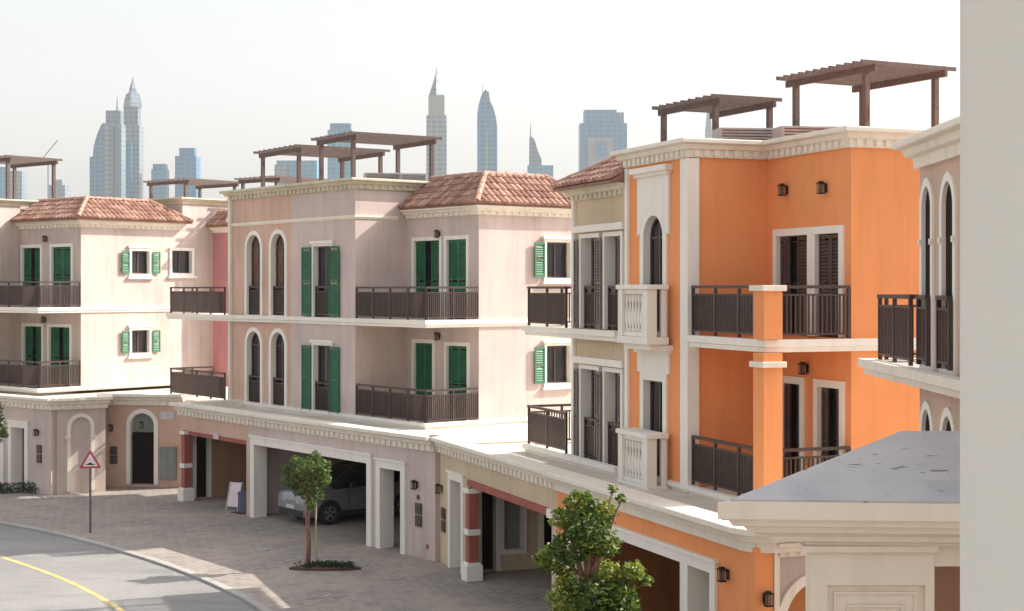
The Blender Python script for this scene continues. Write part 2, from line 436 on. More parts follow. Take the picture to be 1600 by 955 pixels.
def tiled_roof(H, a0, a1, b0, b1, ze, rise, run, hips='lrbf', sides='fr', extra_top=True):
    """truncated hip roof over a0..a1 x b0..b1; hips: which vertical ends are hipped"""
    hl = run if 'l' in hips else 0; hr = run if 'r' in hips else 0
    hf = run if 'f' in sides or 'f' in hips else 0; hb = run if 'b' in hips else 0
    m = MB()
    base = [(a0,b0),(a1,b0),(a1,b1),(a0,b1)]; top = [(a0+hl,b0+hf),(a1-hr,b0+hf),(a1-hr,b1-hb),(a0+hl,b1-hb)]
    m.add([(*p, ze) for p in base]+[(*p, ze+rise) for p in top]+[(*p, ze-.06) for p in base],
          [(0,1,5,4),(1,2,6,5),(2,3,7,6),(3,0,4,7),(4,5,6,7),(8,11,10,9),(0,8,9,1),(1,9,10,2),(2,10,11,3),(3,11,8,0)], .4)
    o = m.build('roof', M['tile'], H.root)
    t = MB(); sl = math.hypot(run, rise); up = (run/sl, rise/sl)
    def cols(org, du, dv, length, e0, e1):
        n = int(length/.22); pitch = length/n; nrm = Vector((-dv[0]*up[1], -dv[1]*up[1], up[0]))
        for i in range(n):
            u = (i+.5)*pitch
            mx = run
            if e0: mx = min(mx, u-.02)
            if e1: mx = min(mx, length-u-.02)
            s = 0; L = mx/up[0]
            while s < L-.05:
                e = min(s+.36, L); tn = random.random(); jit = random.uniform(-.01, .01)
                vs = []
                for ss, lift in ((s-.03, .035), (e, .005)):
                    for q in range(6):
                        an = math.pi*q/5; w = math.cos(an)*pitch*.52; hgt = math.sin(an)*pitch*.42+lift
                        base = Vector((org[0]+du[0]*(u+w+jit)+dv[0]*ss*up[0], org[1]+du[1]*(u+w+jit)+dv[1]*ss*up[0], ze+ss*up[1]))
                        vs.append(base+nrm*hgt)
                t.add(vs, [(q, q+1, q+7, q+6) for q in range(5)]+[(0,1,2,3,4,5)], .08+.9*tn)
                s = e
    if 'f' in sides: cols((a0,b0), (1,0), (0,1), a1-a0, 'l' in hips, 'r' in hips)
    if 'r' in sides: cols((a1,b0), (0,1), (-1,0), b1-b0, 'f' in sides, 'b' in hips)
    if 'l' in sides: cols((a0,b1), (0,-1), (1,0), b1-b0, 'b' in hips, 'f' in sides)
    t.build('tiles', M['tile'], o, fix=False)
    r = MB()
    def ridge(p, q):
        P, Q = Vector(p), Vector(q); n = max(1, int((Q-P).length/.38))
        for i in range(n):
            r.tube([P.lerp(Q, i/n), P.lerp(Q, (i+1.05)/n)], .10, 8, .085)
            r.tone[-10:] = [.75+.25*random.random()]*10
    if 'r' in hips and 'f' in sides: ridge((a1, b0, ze+.06), (a1-hr, b0+hf, ze+rise+.06))
    if 'l' in hips and 'f' in sides: ridge((a0, b0, ze+.06), (a0+hl, b0+hf, ze+rise+.06))
    if 'r' in hips and 'b' in hips: ridge((a1, b1, ze+.06), (a1-hr, b1-hb, ze+rise+.06))
    ridge((*top[0], ze+rise+.03), (*top[1], ze+rise+.03)); ridge((*top[1], ze+rise+.03), (*top[2], ze+rise+.03))
    r.build('ridge_tiles', M['tile'], o)
    return o
def portal(H, F, u0, u1, z1, fw=.2, depth=.42, name='portal', mat='white', z0=0.0):
    """deep white frame round a ground floor opening"""
    L = rect(u0, u1, z0, z1); inner = L[1:]+L[:1]; outer = outset(L, fw); outer = outer[1:]+outer[:1]
    outer[0] = (outer[0][0], z0); outer[-1] = (outer[-1][0], z0)
    m = MB(); m.ring(F, inner, outer, -.02, .06, -depth, closed=False)
    m.fbox(F, u0-fw-.05, u1+fw+.05, z1+fw, z1+fw+.06, -.02, .10)
    o = m.build(name, M[mat], H.root)
    return [(u0-.012, -.05), (u1+.012, -.05), (u1+.012, z1+.012), (u0-.012, z1+.012)]
def column(H, a, b, ztop, r=.15):
    m = MB(); m.box(a-r, b-r, .45, a+r, b+r, ztop); o = m.build('column', M['terracol'], H.root, bevel=.015)
    q = MB(); q.box(a-r-.09, b-r-.09, .0, a+r+.09, b+r+.09, .40); q.box(a-r-.05, b-r-.05, .40, a+r+.05, b+r+.05, .46); q.build('column_base', M['white'], o, bevel=.012)
    q = MB(); q.box(a-r-.04, b-r-.04, 1.15, a+r+.04, b+r+.04, 1.3); q.build('column_band', M['white'], o, bevel=.012)
    q = MB(); q.box(a-r-.05, b-r-.05, ztop-.12, a+r+.05, b+r+.05, ztop+.0); q.build('column_capital', M['white'], o, bevel=.012)

TH1, TH2, TH3, TH0 = 37.9, 20.75, -1.0, 50.0
# ---- lilac house with blush neighbour to its far side
LIL = House((-5.02, 49.2), TH1, 'lilac rendered house with green shutters, tiled hip roof and the garage holding the car')
aP = LIL.A(360, 0); aM = LIL.A(455, 0); a2, b2, bF = 3.98, 1.97, -2.4
BLU = House(LIL.w(aP, 0), TH1, 'narrow blush pink house front with two pairs of tall round arched windows')
w1 = aM-aP
Z1, Z2 = 3.2, 6.4

def two_storey_doors(H, F, b, spec, smat, z0, ztop_px, lampspec):
    pass

# LILAC walls
def lilac():
    H = LIL; S = FS(0); holes = []
    u0, u1 = H.A(491, 0), H.A(519, 0); sw = .58
    for z0, zt in ((Z2+.04, 8.78), (Z1+.06, 5.5)):
        holes.append(opening(H, S, u0, u1, z0, zt, name='door', fw=.09, lintel=True, shut=((u0-sw-.1, u0-.1, .055), (u1-.06, u1+sw-.06, .055)), pane='pane'))
        railing(H, [(u0+.02, .06), (u1-.02, .06)], z0, parent=None, name='balconet_railing')
    m = MB(); m.plate(S, rect(aM, 0, Z1-.1, 10.62), 0, -.3, holes)
    LR = FL(0); m.plate(LR, rect(.3, b2, Z1-.1, 10.62), 0, -.3)
    # recess rear wall with doors
    A2 = FS(b2); hs = []
    for (x0, x1, zt, zb, sh) in ((648, 688, 8.92, Z2+.03, 'open'), (699, 730, 8.92, Z2+.03, 'closed'), (648, 677, 5.62, Z1+.05, 'closed'), (699, 731, 5.58, Z1+.05, 'closed')):
        p0, p1 = H.A(x0, b2), H.A(x1, b2); q = (p1-p0)
        ss = ((p0+.01, p0+q*.36, -.09), (p0+q*.6, p1-.01, -.09)) if sh == 'open' else ((p0+.01, p0+q*.495, -.09), (p0+q*.505, p1-.01, -.09))
        hs.append(opening(H, A2, p0, p1, zb, zt, name='door', fw=.12, shut=ss, mull=False, pane='pane'))
    m.plate(A2, rect(0, a2, Z1-.1, 9.95), 0, -.3, hs)
    LB = FL(a2); hs = []
    for zt, zb in ((8.86, 7.72), (5.55, 4.35)):
        p0, p1 = H.B(853, a2), H.B(890, a2)
        hs.append(opening(H, LB, p0, p1, zb, zt, fw=.1, lintel=True, sill=True, shut=((p0-.52, p0-.11, .06), (p1+.11, p1+.52, .06)), smat='palegreen'))
    m.plate(LB, rect(b2+.3, b2+4.3, Z1-.1, 9.95), 0, -.3, hs)
    # body behind the walls
    m.prism([(aM+.002, .3), (-.31, .3), (-.31, 9), (aM+.002, 9)], Z1-.1, 10.3)
    m.prism([(-.305, b2+.31), (a2-.31, b2+.31), (a2-.31, b2+4.3), (-.305, b2+4.3)], Z1-.1, 9.93)
    m.prism([(aM+.002, 8.7), (0, 8.7), (0, 9.01), (aM+.002, 9.01)], 10.3, 10.62)
    m.plate(LR, rect(b2+.0, 8.7, 9.95, 10.62), 0, -.3)
    m.build('wall', M['lilac'], H.root)
    # slabs and bands
    q = MB(); q.box(.0, .06, 6.22, a2-.06, b2, 6.4); q.build('balcony_slab', M['trim'], H.root)
    band(H, [(aM, 0), (a2, 0), (a2, b2+4.3)], 6.2, 6.43, .1)
    band(H, [(aM, 0), (a2, 0), (a2, b2+4.3)], 3.14, 3.34, .1)
    band(H, [(aM, 0), (0, 0), (0, b2-.35)], 9.62, 9.74, .05, 'trim', 'string_course')
    cornice(H, [(aM, 0), (0, 0), (0, 8.9)], 10.92, .34, .30, 'stone')
    cornice(H, [(.04, b2), (a2, b2), (a2, b2+4.3)], 9.96, .30, .30, 'trim')
    tiled_roof(H, .03, a2+.3, b2-.3, b2+4.7, 9.99, 1.0, 1.3, hips='rb', sides='fr')
    for z in (Z2+.02, Z1+.12): railing(H, [(.05, .02), (a2-.03, .02), (a2-.03, b2-.03)], z)
    lamp(H, A2, H.A(687, b2), 9.12); lamp(H, A2, H.A(687, b2), 5.86)
    # podium
    F = FS(bF); hs = []
    aL = H.A(388, bF); aR = H.A(680, bF)
    g0, g1 = H.A(399, bF), H.A(575, bF); p0, p1 = H.A(596, bF), H.A(628, bF)
    hs.append(portal(H, F, g0, g1, 2.36, .24)); hs.append(portal(H, F, p0, p1, 2.3, .22))
    m = MB(); m.plate(F, rect(aL, aR, -.1, 3.05), 0, -.35, hs)
    m.box(aL, bF+6.5, 0, aR, bF+6.8, 3.0)
    m.box(aL-.28, bF+.36, 0, aL-.002, bF+2.2, 3.0)
    m.build('podium_wall', M['lilac'], H.root)
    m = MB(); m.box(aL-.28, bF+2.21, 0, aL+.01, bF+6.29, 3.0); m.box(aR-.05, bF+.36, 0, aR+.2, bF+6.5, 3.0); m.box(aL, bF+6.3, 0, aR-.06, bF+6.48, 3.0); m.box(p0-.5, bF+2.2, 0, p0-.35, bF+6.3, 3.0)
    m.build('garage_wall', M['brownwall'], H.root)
    m = MB(); m.prism([(aL-.28, bF+.02), (aR-.02, bF+.02), (aR+4.2, 12), (aL-.28, 12)], 2.98, 3.16); m.build('podium_roof', M['roofdeck'], H.root)
    cornice(H, [(aL, bF), (aR-.02, bF)], 3.38, .42, .28, 'trim', name='podium_cornice', din=-.25)
    u = H.A(652, bF); lamp(H, F, u, 2.0); meter(H, F, H.A(655, bF), 1.35)
    q = MB(); q.fbox(F, H.A(654, bF)-.06, H.A(654, bF)+.06, 1.6, 1.72, .001, .03); q.build('doorbell', M['boxgrey'], H.root)
    # small plates / vents low on wall
    q = MB(); q.fbox(F, H.A(668, bF)-.05, H.A(668, bF)+.05, .3, .42, .001, .02); q.build('vent', M['terracol'], H.root)
lilac()

def blush():
    H = BLU; S = FS(0); hs = []
    for x0, x1 in ((387, 408), (425, 446)):
        for z0, zt in ((Z2+.05, 9.28), (Z1+.06, 5.86)):
            p0, p1 = H.A(x0, 0), H.A(x1, 0)
            hs.append(opening(H, S, p0, p1, z0, zt, 'arch', fw=.15, pane='warmpane' if zt > 6 else 'pane', name='window'))
            railing(H, [(p0+.02, .07), (p1-.02, .07)], z0, name='balconet_railing')
    m = MB(); m.plate(S, rect(0, w1, Z1-.1, 10.62), 0, -.3, hs)
    m.prism([(0, .3), (w1-.002, .3), (w1-.002, 1.2), (0, 1.2)], Z1-.1, 10.3)
    m.prism([(0, .95), (w1-.002, .95), (w1-.002, 1.2), (0, 1.2)], 10.3, 10.62)
    m.build('wall', M['blush'], H.root)
    cornice(H, [(0, 1.2), (0, 0), (w1, 0)], 10.92, .34, .30, 'stone')
    band(H, [(-4.6, -.25), (0, -.25), (w1, 0)], 6.2, 6.43, .12)
    band(H, [(0, 0), (w1, 0)], 3.14, 3.34, .1)
    band(H, [(0, 0), (w1, 0)], 9.62, 9.74, .05, 'trim', 'string_course')
    m = MB(); m.box(.0, -.1, Z1-.05, .16, .0-.004, 10.58); m.build('pilaster', M['trim'], H.root)
    m = MB(); m.prism([(-4.6, -.2), (0, -.2), (0, 1.7), (-4.6, 1.7)], 6.22, 6.4); m.build('balcony_slab', M['trim'], H.root)
    for z in (Z2+.02, Z1+.1): railing(H, [(-4.5, 1.6), (-4.5, -.2), (-.05, -.2)], z)
    bF_ = bF; F = FS(bF_); u0 = H.A(283, bF_); u1 = H.A(388, bF_)-.003
    o0, o1 = H.A(287, bF_), H.A(385, bF_)
    L = [(o0, -.05), (o1, -.05), (o1, 2.44), (o0, 2.44)]
    m = MB(); m.plate(F, rect(u0, u1, -.1, 3.05), 0, -.35, [L]); m.build('podium_wall', M['blush'], H.root)
    aw = o0-.06; FB = FL(aw); m = MB()
    d0, d1 = H.B(306, aw), H.B(324, aw)
    hd = opening(H, FB, d0, d1, .02, 2.3, 'arch', name='door', fw=.14, pane='black', mull=False, depth=.1)
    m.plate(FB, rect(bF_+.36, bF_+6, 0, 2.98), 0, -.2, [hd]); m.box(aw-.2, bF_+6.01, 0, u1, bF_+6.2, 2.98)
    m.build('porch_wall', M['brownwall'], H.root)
    q = MB(); q.fbox(F, o0+.1, o1-.003, 2.30, 2.438, -.34, -.02); q.build('porch_beam', M['terracol'], H.root)
    column(H, o0+.15, bF_+.02, 2.43, .13)
    m = MB(); m.prism([(u0-.05, bF_+.02), (u1, bF_+.02), (u1, 8), (u0-.05, 8)], 2.99, 3.14); m.build('podium_roof', M['roofdeck'], H.root)
    cornice(H, [(u0-.1, bF_+2.5), (u0-.1, bF_), (u1, bF_)], 3.38, .42, .28, 'trim', name='podium_cornice', din=-.25)
    q = MB(); q.fbox(F, H.A(335, bF_), H.A(343, bF_), 2.33, 2.52, .002, .05); q.build('house_sign', M['plaque'], H.root)
blush()

# ---- beige + orange
ORA = House((3.7, 32.0), TH2, 'bright orange rendered house with dark brown shutters, square pillar and arched niche window')
aB = ORA.A(897, 0); aO = ORA.A(980, 0)
BEI = House(ORA.w(aB, 0), TH2, 'narrow beige house front with grey shutters between the lilac and the orange houses')
wB = aO-aB; oa, ob = 3.16, 1.86; oF = -1.9
def beige():
    H = BEI; S = FS(0); hs = []
    for x0, x1 in ((910, 936), (947, 972)):
        for z0, zt in ((Z2+.03, 8.6), (Z1+.05, 5.45)):
            p0, p1 = H.A(x0, 0), H.A(x1, 0); q = p1-p0
            hs.append(opening(H, S, p0, p1, z0, zt, name='door', fw=.1, depth=.28, frame='white', sash='greyshut', shut=((p0-.32, p0-.11, .06), (p1-q*.42, p1-.02, -.1)), smat='greyshut'))
            railing(H, [(p0+.02, .07), (p1-.02, .07)], z0, name='balconet_railing')
    m = MB(); m.plate(S, rect(0, wB-.002, Z1-.1, 9.8), 0, -.3, hs)
    m.prism([(0, .3), (wB-.002, .3), (wB-.002, 4.4), (0, 4.4)], Z1-.1, 9.8)
    m.build('wall', M['beige'], H.root)
    m = MB(); m.fbox(S, 0, .14, Z1-.05, 9.6, .002, .08); m.build('pilaster', M['white'], H.root)
    for z in (8.74, 5.58): m = MB(); m.fbox(S, .16, wB-.05, z, z+.16, .002, .12); m.build('lintel', M['white'], H.root)
    cornice(H, [(0, 4.4), (0, 0), (wB-.01, 0)], 9.82, .30, .28, 'stone')
    tiled_roof(H, -.4, wB-.01, -.4, 4.8, 9.85, .74, 1.4, hips='lb', sides='fl')
    x0 = H.A(826, -.2)
    m = MB(); m.prism([(x0, -.2), (wB, -.2), (wB, -.004), (-.003, -.004), (-.003, 1.7), (x0, 1.7)], 6.22, 6.38); m.build('balcony_slab', M['trim'], H.root)
    m = MB(); m.prism([(x0, -.2), (wB, -.2), (wB, -.004), (-.003, -.004), (-.003, 1.7), (x0, 1.7)], 3.15, 3.3); m.build('balcony_slab', M['trim'], H.root)
    for z in (6.18, 3.1): band(H, [(x0-.05, 1.7), (x0-.05, -.2), (wB, -.2)], z, z+.24, .12, 'white')
    for z in (Z2+.02, Z1+.13): railing(H, [(x0+.03, 1.65), (x0+.03, -.2), (-.02, -.2)], z, pitch=.07)
    # podium
    F = FS(oF); c0 = H.A(680, oF)+.01; c1 = H.A(870, oF)
    p0, p1 = H.A(706, oF), H.A(723, oF); o0, o1 = H.A(733, oF), H.A(862, oF)
    h1 = portal(H, F, p0, p1, 2.35, .17)
    m = MB(); m.plate(F, rect(c0, c1-.003, -.1, 3.05), 0, -.35, [h1, [(o0, -.05), (o1, -.05), (o1, 2.5), (o0, 2.5)]])
    m.build('podium_wall', M['beige'], H.root)
    q = MB(); q.fbox(F, o0, o1-.1, 2.34, 2.498, .002, .06); q.fbox(F, o0+.003, o1-.003, 2.3, 2.495, -.33, -.02); q.build('porch_beam', M['terracol'], H.root)
    q = MB(); q.fbox(F, o1-.1, o1+.5, 2.3, 2.5, .003, .09); q.build('beam_end', M['white'], H.root)
    column(H, H.A(741, oF), oF-.06, 2.33, .13)
    aw = H.A(741, oF)-.9; FB = FL(aw); hh = []
    for x0_, x1_, zt, pn in ((752, 774, 2.25, 'black'), (849, 867, 2.2, 'black')):
        d0, d1 = H.B(x0_, aw), H.B(x1_, aw)
        hh.append(opening(H, FB, d0, d1, .02, zt, name='door', fw=.13, pane=pn, mull=False))
    d0, d1 = H.B(787, aw), H.B(816, aw)
    hh.append(opening(H, FB, d0, d1, .55, 2.25, name='window', fw=.12, pane='greenbox', mull=False, frame='trim'))
    m = MB(); m.plate(FB, rect(oF+.36, oF+7, 0, 2.95), 0, -.2, hh); m.box(aw+.01, oF+7.01, 0, c1, oF+7.2, 2.95); m.build('porch_wall', M['beige'], H.root)
    m = MB(); x = H.A(824, oF+1.9); m.box(x-.09, oF+1.8, 0, x+.09, oF+1.98, 2.95); m.build('post', M['trim'], H.root)
    m = MB(); m.prism([(c0-.02, oF+.02), (c1, oF+.02), (c1, 7), (c0-.02, 9)], 2.97, 3.12); m.build('podium_roof', M['roofdeck'], H.root)
    cornice(H, [(c0, oF), (c1, oF)], 3.38, .42, .28, 'trim', name='podium_cornice', din=-.25)
    lamp(H, F, H.A(691, oF), 2.0); meter(H, F, H.A(694, oF), 1.35)
    q = MB(); x = H.A(682, oF); q.fbox(F, x, x+.12, 1.75, 2.75, .002, .06); q.build('corner_board', M['white'], H.root)
beige()

def orange():
    H = ORA; S = FS(0); hs = []
    n0, n1 = H.A(1008, 0), H.A(1038, 0)
    hs.append(opening(H, S, n0, n1, Z2+.05, H.Z(337, (n0+n1)/2, 0), 'arch', name='window', fw=.18, depth=.17, pane='pane'))
    hs.append(opening(H, S, n0, n1, Z1+.05, H.Z(595, (n0+n1)/2, 0), 'rect', name='window', fw=.18, depth=.17, pane='pane'))
    m = MB(); m.plate(S, rect(aO, 0, Z1-.1, 10.2), 0, -.3, hs)
    m.plate(FL(0), rect(.3, ob, Z1-.1, 10.2), 0, -.3)
    A2 = FS(ob); ds = []
    zt2 = H.Z(366, 2, ob); zt1 = H.Z(604, 2, ob)
    for (x0, x1, zt, zb, sh) in ((1216, 1264, zt2, Z2+.03, 'open'), (1276, 1313, zt2, Z2+.03, 'closed'), (1222, 1252, zt1, Z1+.05, 'half'), (1280, 1314, zt1, Z1+.05, 'half')):
        p0, p1 = H.A(x0, ob), H.A(x1, ob); q = p1-p0
        ss = {'open': ((p0+.01, p0+q*.3, -.09), (p0+q*.56, p1-.01, -.09)), 'closed': ((p0+.01, p0+q*.495, -.09), (p0+q*.505, p1-.01, -.09)),
              'half': ((p0+.01, p0+q*.3, -.09), (p0+q*.72, p1-.01, -.09))}[sh]
        ds.append(opening(H, A2, p0, p1, zb, zt, name='door', fw=.15, shut=ss, smat='brown', mull=False))
    m.plate(A2, rect(0, oa, Z1-.1, 10.2), 0, -.3, ds)
    m.plate(FL(oa), rect(ob+.3, 10, Z1-.1, 10.2), 0, -.3)
    m.prism([(aO+.002, .3), (-.31, .3), (-.31, 10), (aO+.002, 10)], Z1-.1, 9.95)
    m.prism([(-.305, ob+.31), (oa-.31, ob+.31), (oa-.31, 10), (-.305, 10)], Z1-.1, 9.93)
    m.build('wall', M['orange'], H.root)
    q = MB(); q.box(0, .06, 6.2, oa-.05, ob, 6.38); q.build('balcony_slab', M['orange'], H.root)
    q = MB(); q.box(0, .06, 3.1, oa-.05, ob, 3.25); q.build('balcony_slab', M['trim'], H.root)
    band(H, [(-.14, 0), (oa, 0), (oa, 10)], 6.18, 6.42, .1)
    band(H, [(aO, 0), (oa, 0), (oa, 10)], 3.12, 3.3, .12)
    cornice(H, [(aO, 3.5), (aO, 0), (0, 0), (0, ob), (oa, ob), (oa, 10)], 10.5, .38, .30, 'trim', pitch=.22)
    m = MB()
    m.fbox(S, aO, aO+.16, Z1-.05, 10.1, .002, .07); m.fbox(S, -.26, .085, Z1-.05, 10.1, .002, .09); m.fbox(FL(0), -.0, .18, Z1-.05, 10.1, .002, .085)
    m.build('pilaster', M['white'], H.root)
    # niche surround panels and cap
    for zb, zc in ((H.Z(337, n0, 0)-.45, H.Z(272, n0, 0)), (H.Z(595, n0, 0)+.2, H.Z(545, n0, 0))):
        m = MB(); L = rect(n0-.3, n1+.3, zb, zc)
        if zb > 7:
            hole = arch(n0-.182, n1+.182, Z2, H.Z(337, (n0+n1)/2, 0)+.18)
            hole = [p for p in hole if p[1] >= zb]
            L = [(n0-.3, zb)]+[hole[-1]]+hole[::-1][1:]+[(n1+.3, zb), (n1+.3, zc), (n0-.3, zc)]
        m.plate(S, L, .002, .055)
        m.fbox(S, n0-.42, n1+.42, zc, zc+.12, .002, .2); m.fbox(S, n0-.36, n1+.36, zc-.08, zc, .003, .12)
        m.build('niche_surround', M['white'], H.root)
    # two stone balustrades
    l0, l1 = H.A(968, -.55), H.A(1014, -.55)
    for z in (Z2-.05, Z1-.02):
        m = MB(); m.prism([(l0, -.62), (l1+.05, -.62), (l1+.05, -.1), (l0, -.1)], z-.16, z); m.prism([(l0+.1, -.5), (l1-.05, -.5), (l1-.05, -.1), (l0+.1, -.1)], z-.28, z-.16)
        o = m.build('balustrade', M['white'], H.root, bevel=.015)
        m = MB()
        m.prism([(l0-.02, -.64), (l1+.07, -.64), (l1+.07, -.11), (l0-.02, -.11)], z+1.02, z+1.12)
        for x in (l0+.02, l1-.22): m.box(x, -.6, z, x+.22, -.36, z+1.02)
        m.box(l1-.1, -.25, z, l1-.0, -.13, z+1.02)
        m.box(l0+.24, -.56, z+.004, l1-.22, -.42, z+.1); m.box(l0+.24, -.56, z+.92, l1-.22, -.42, z+1.018)
        m.build('balustrade_pier', M['white'], o, bevel=.01)
        m = MB(); n = 7
        for i in range(n):
            x = l0+.3+(l1-l0-.58)*i/(n-1)
            m.lathe((x, -.49, z+.1), [(.05,0),(.05,.06),(.03,.09),(.062,.26),(.05,.4),(.026,.62),(.045,.68),(.045,.82)], 10)
        m.build('balusters', M['white'], o, smooth=True)
    # corner pillar
    m = MB(); m.box(oa-.2, -.18, 3.3, oa+.2, .22, 6.17); m.box(oa-.2, -.18, 6.43, oa+.2, .22, 7.34)
    o = m.build('pillar', M['orange'], H.root)
    for z in (5.9, 7.34): m = MB(); m.box(oa-.26, -.24, z, oa+.26, .28, z+.11); m.build('pillar_cap', M['trim'], o, bevel=.01)
    for z in (Z2+.03, Z1+.12):
        railing(H, [(.1, .03), (oa-.22, .03)], z, pitch=.07); railing(H, [(oa-.03, .24), (oa-.03, ob-.04)], z, pitch=.1)
    lamp(H, A2, H.A(1230, ob), H.Z(296, 1, ob)); lamp(H, A2, H.A(1291, ob), H.Z(293, 2.4, ob)); lamp(H, A2, H.A(1262, ob), H.Z(577, 2, ob))
    # podium
    F = FS(oF); c0 = H.A(870, oF); c1 = H.A(1180, oF)
    g0, g1 = H.A(893, oF), H.A(1062, oF); p0, p1 = H.A(1092, oF), H.A(1113, oF)
    hs = [portal(H, F, g0, p1, 2.38, .2)]
    m = MB(); m.box(H.A(1066, oF), oF-.05, 0, H.A(1078, oF), oF+.4, 2.375); m.build('garage_post', M['white'], H.root)
    m = MB(); m.plate(F, rect(c0, c1, -.1, 3.05), 0, -.35, hs); m.build('podium_wall', M['orange'], H.root)
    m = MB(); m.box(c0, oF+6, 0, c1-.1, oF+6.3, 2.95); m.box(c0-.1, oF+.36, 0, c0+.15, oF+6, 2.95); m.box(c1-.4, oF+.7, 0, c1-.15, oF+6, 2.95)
    m.build('garage_wall', M['orangeshade'], H.root)
    m = MB(); m.prism([(c0+.002, oF+.02), (c1-.02, oF+.02), (c1-.02, 9), (c0+.002, 9)], 2.96, 3.13); m.build('podium_roof', M['roofdeck'], H.root)
    cornice(H, [(c0, oF), (c1-.3, oF), (c1-.09, oF+.09), (c1, oF+.3), (c1, oF+4)], 3.38, .42, .34, 'trim', name='podium_cornice', din=-.25, dent=False)
    lamp(H, F, H.A(1138, oF), H.Z(912, c1, oF)); lamp(H, FL(c1), oF+.18, H.Z(935, c1, oF)); meter(H, F, H.A(1146, oF), 1.25)
    return c1
oC1 = orange()

# ---- greige house beyond the orange podium corner
GO = ORA.w(oC1-.06, oF+.36)
GRE = House(GO, TH2, 'greige rendered wall with white arched opening beside the orange house corner')
def greige():
    H = GRE; F = FL(0)
    u0, u1 = H.B(1226, 0), H.B(1226, 0)+1.35
    h = opening(H, F, u0, u1, .02, H.Z(907, 0, u0+.6), 'arch', name='window', fw=.16, pane='warmpane', frame='trim')
    m = MB(); m.plate(F, rect(0, 4.5, 0, 3.0), 0, -.3, [h]); m.box(-3.5, .31, 0, -.31, 4.5, 2.9); m.build('wall', M['greige'], H.root)
    m = MB(); m.fbox(F, 0, .1, 0, 3.0, .002, .08); m.build('pilaster', M['trim'], H.root)
    cornice(H, [(0, .02), (0, 4.6)], 3.12, .26, .2, 'trim', dent=True, pitch=.2, din=-.2)
greige()

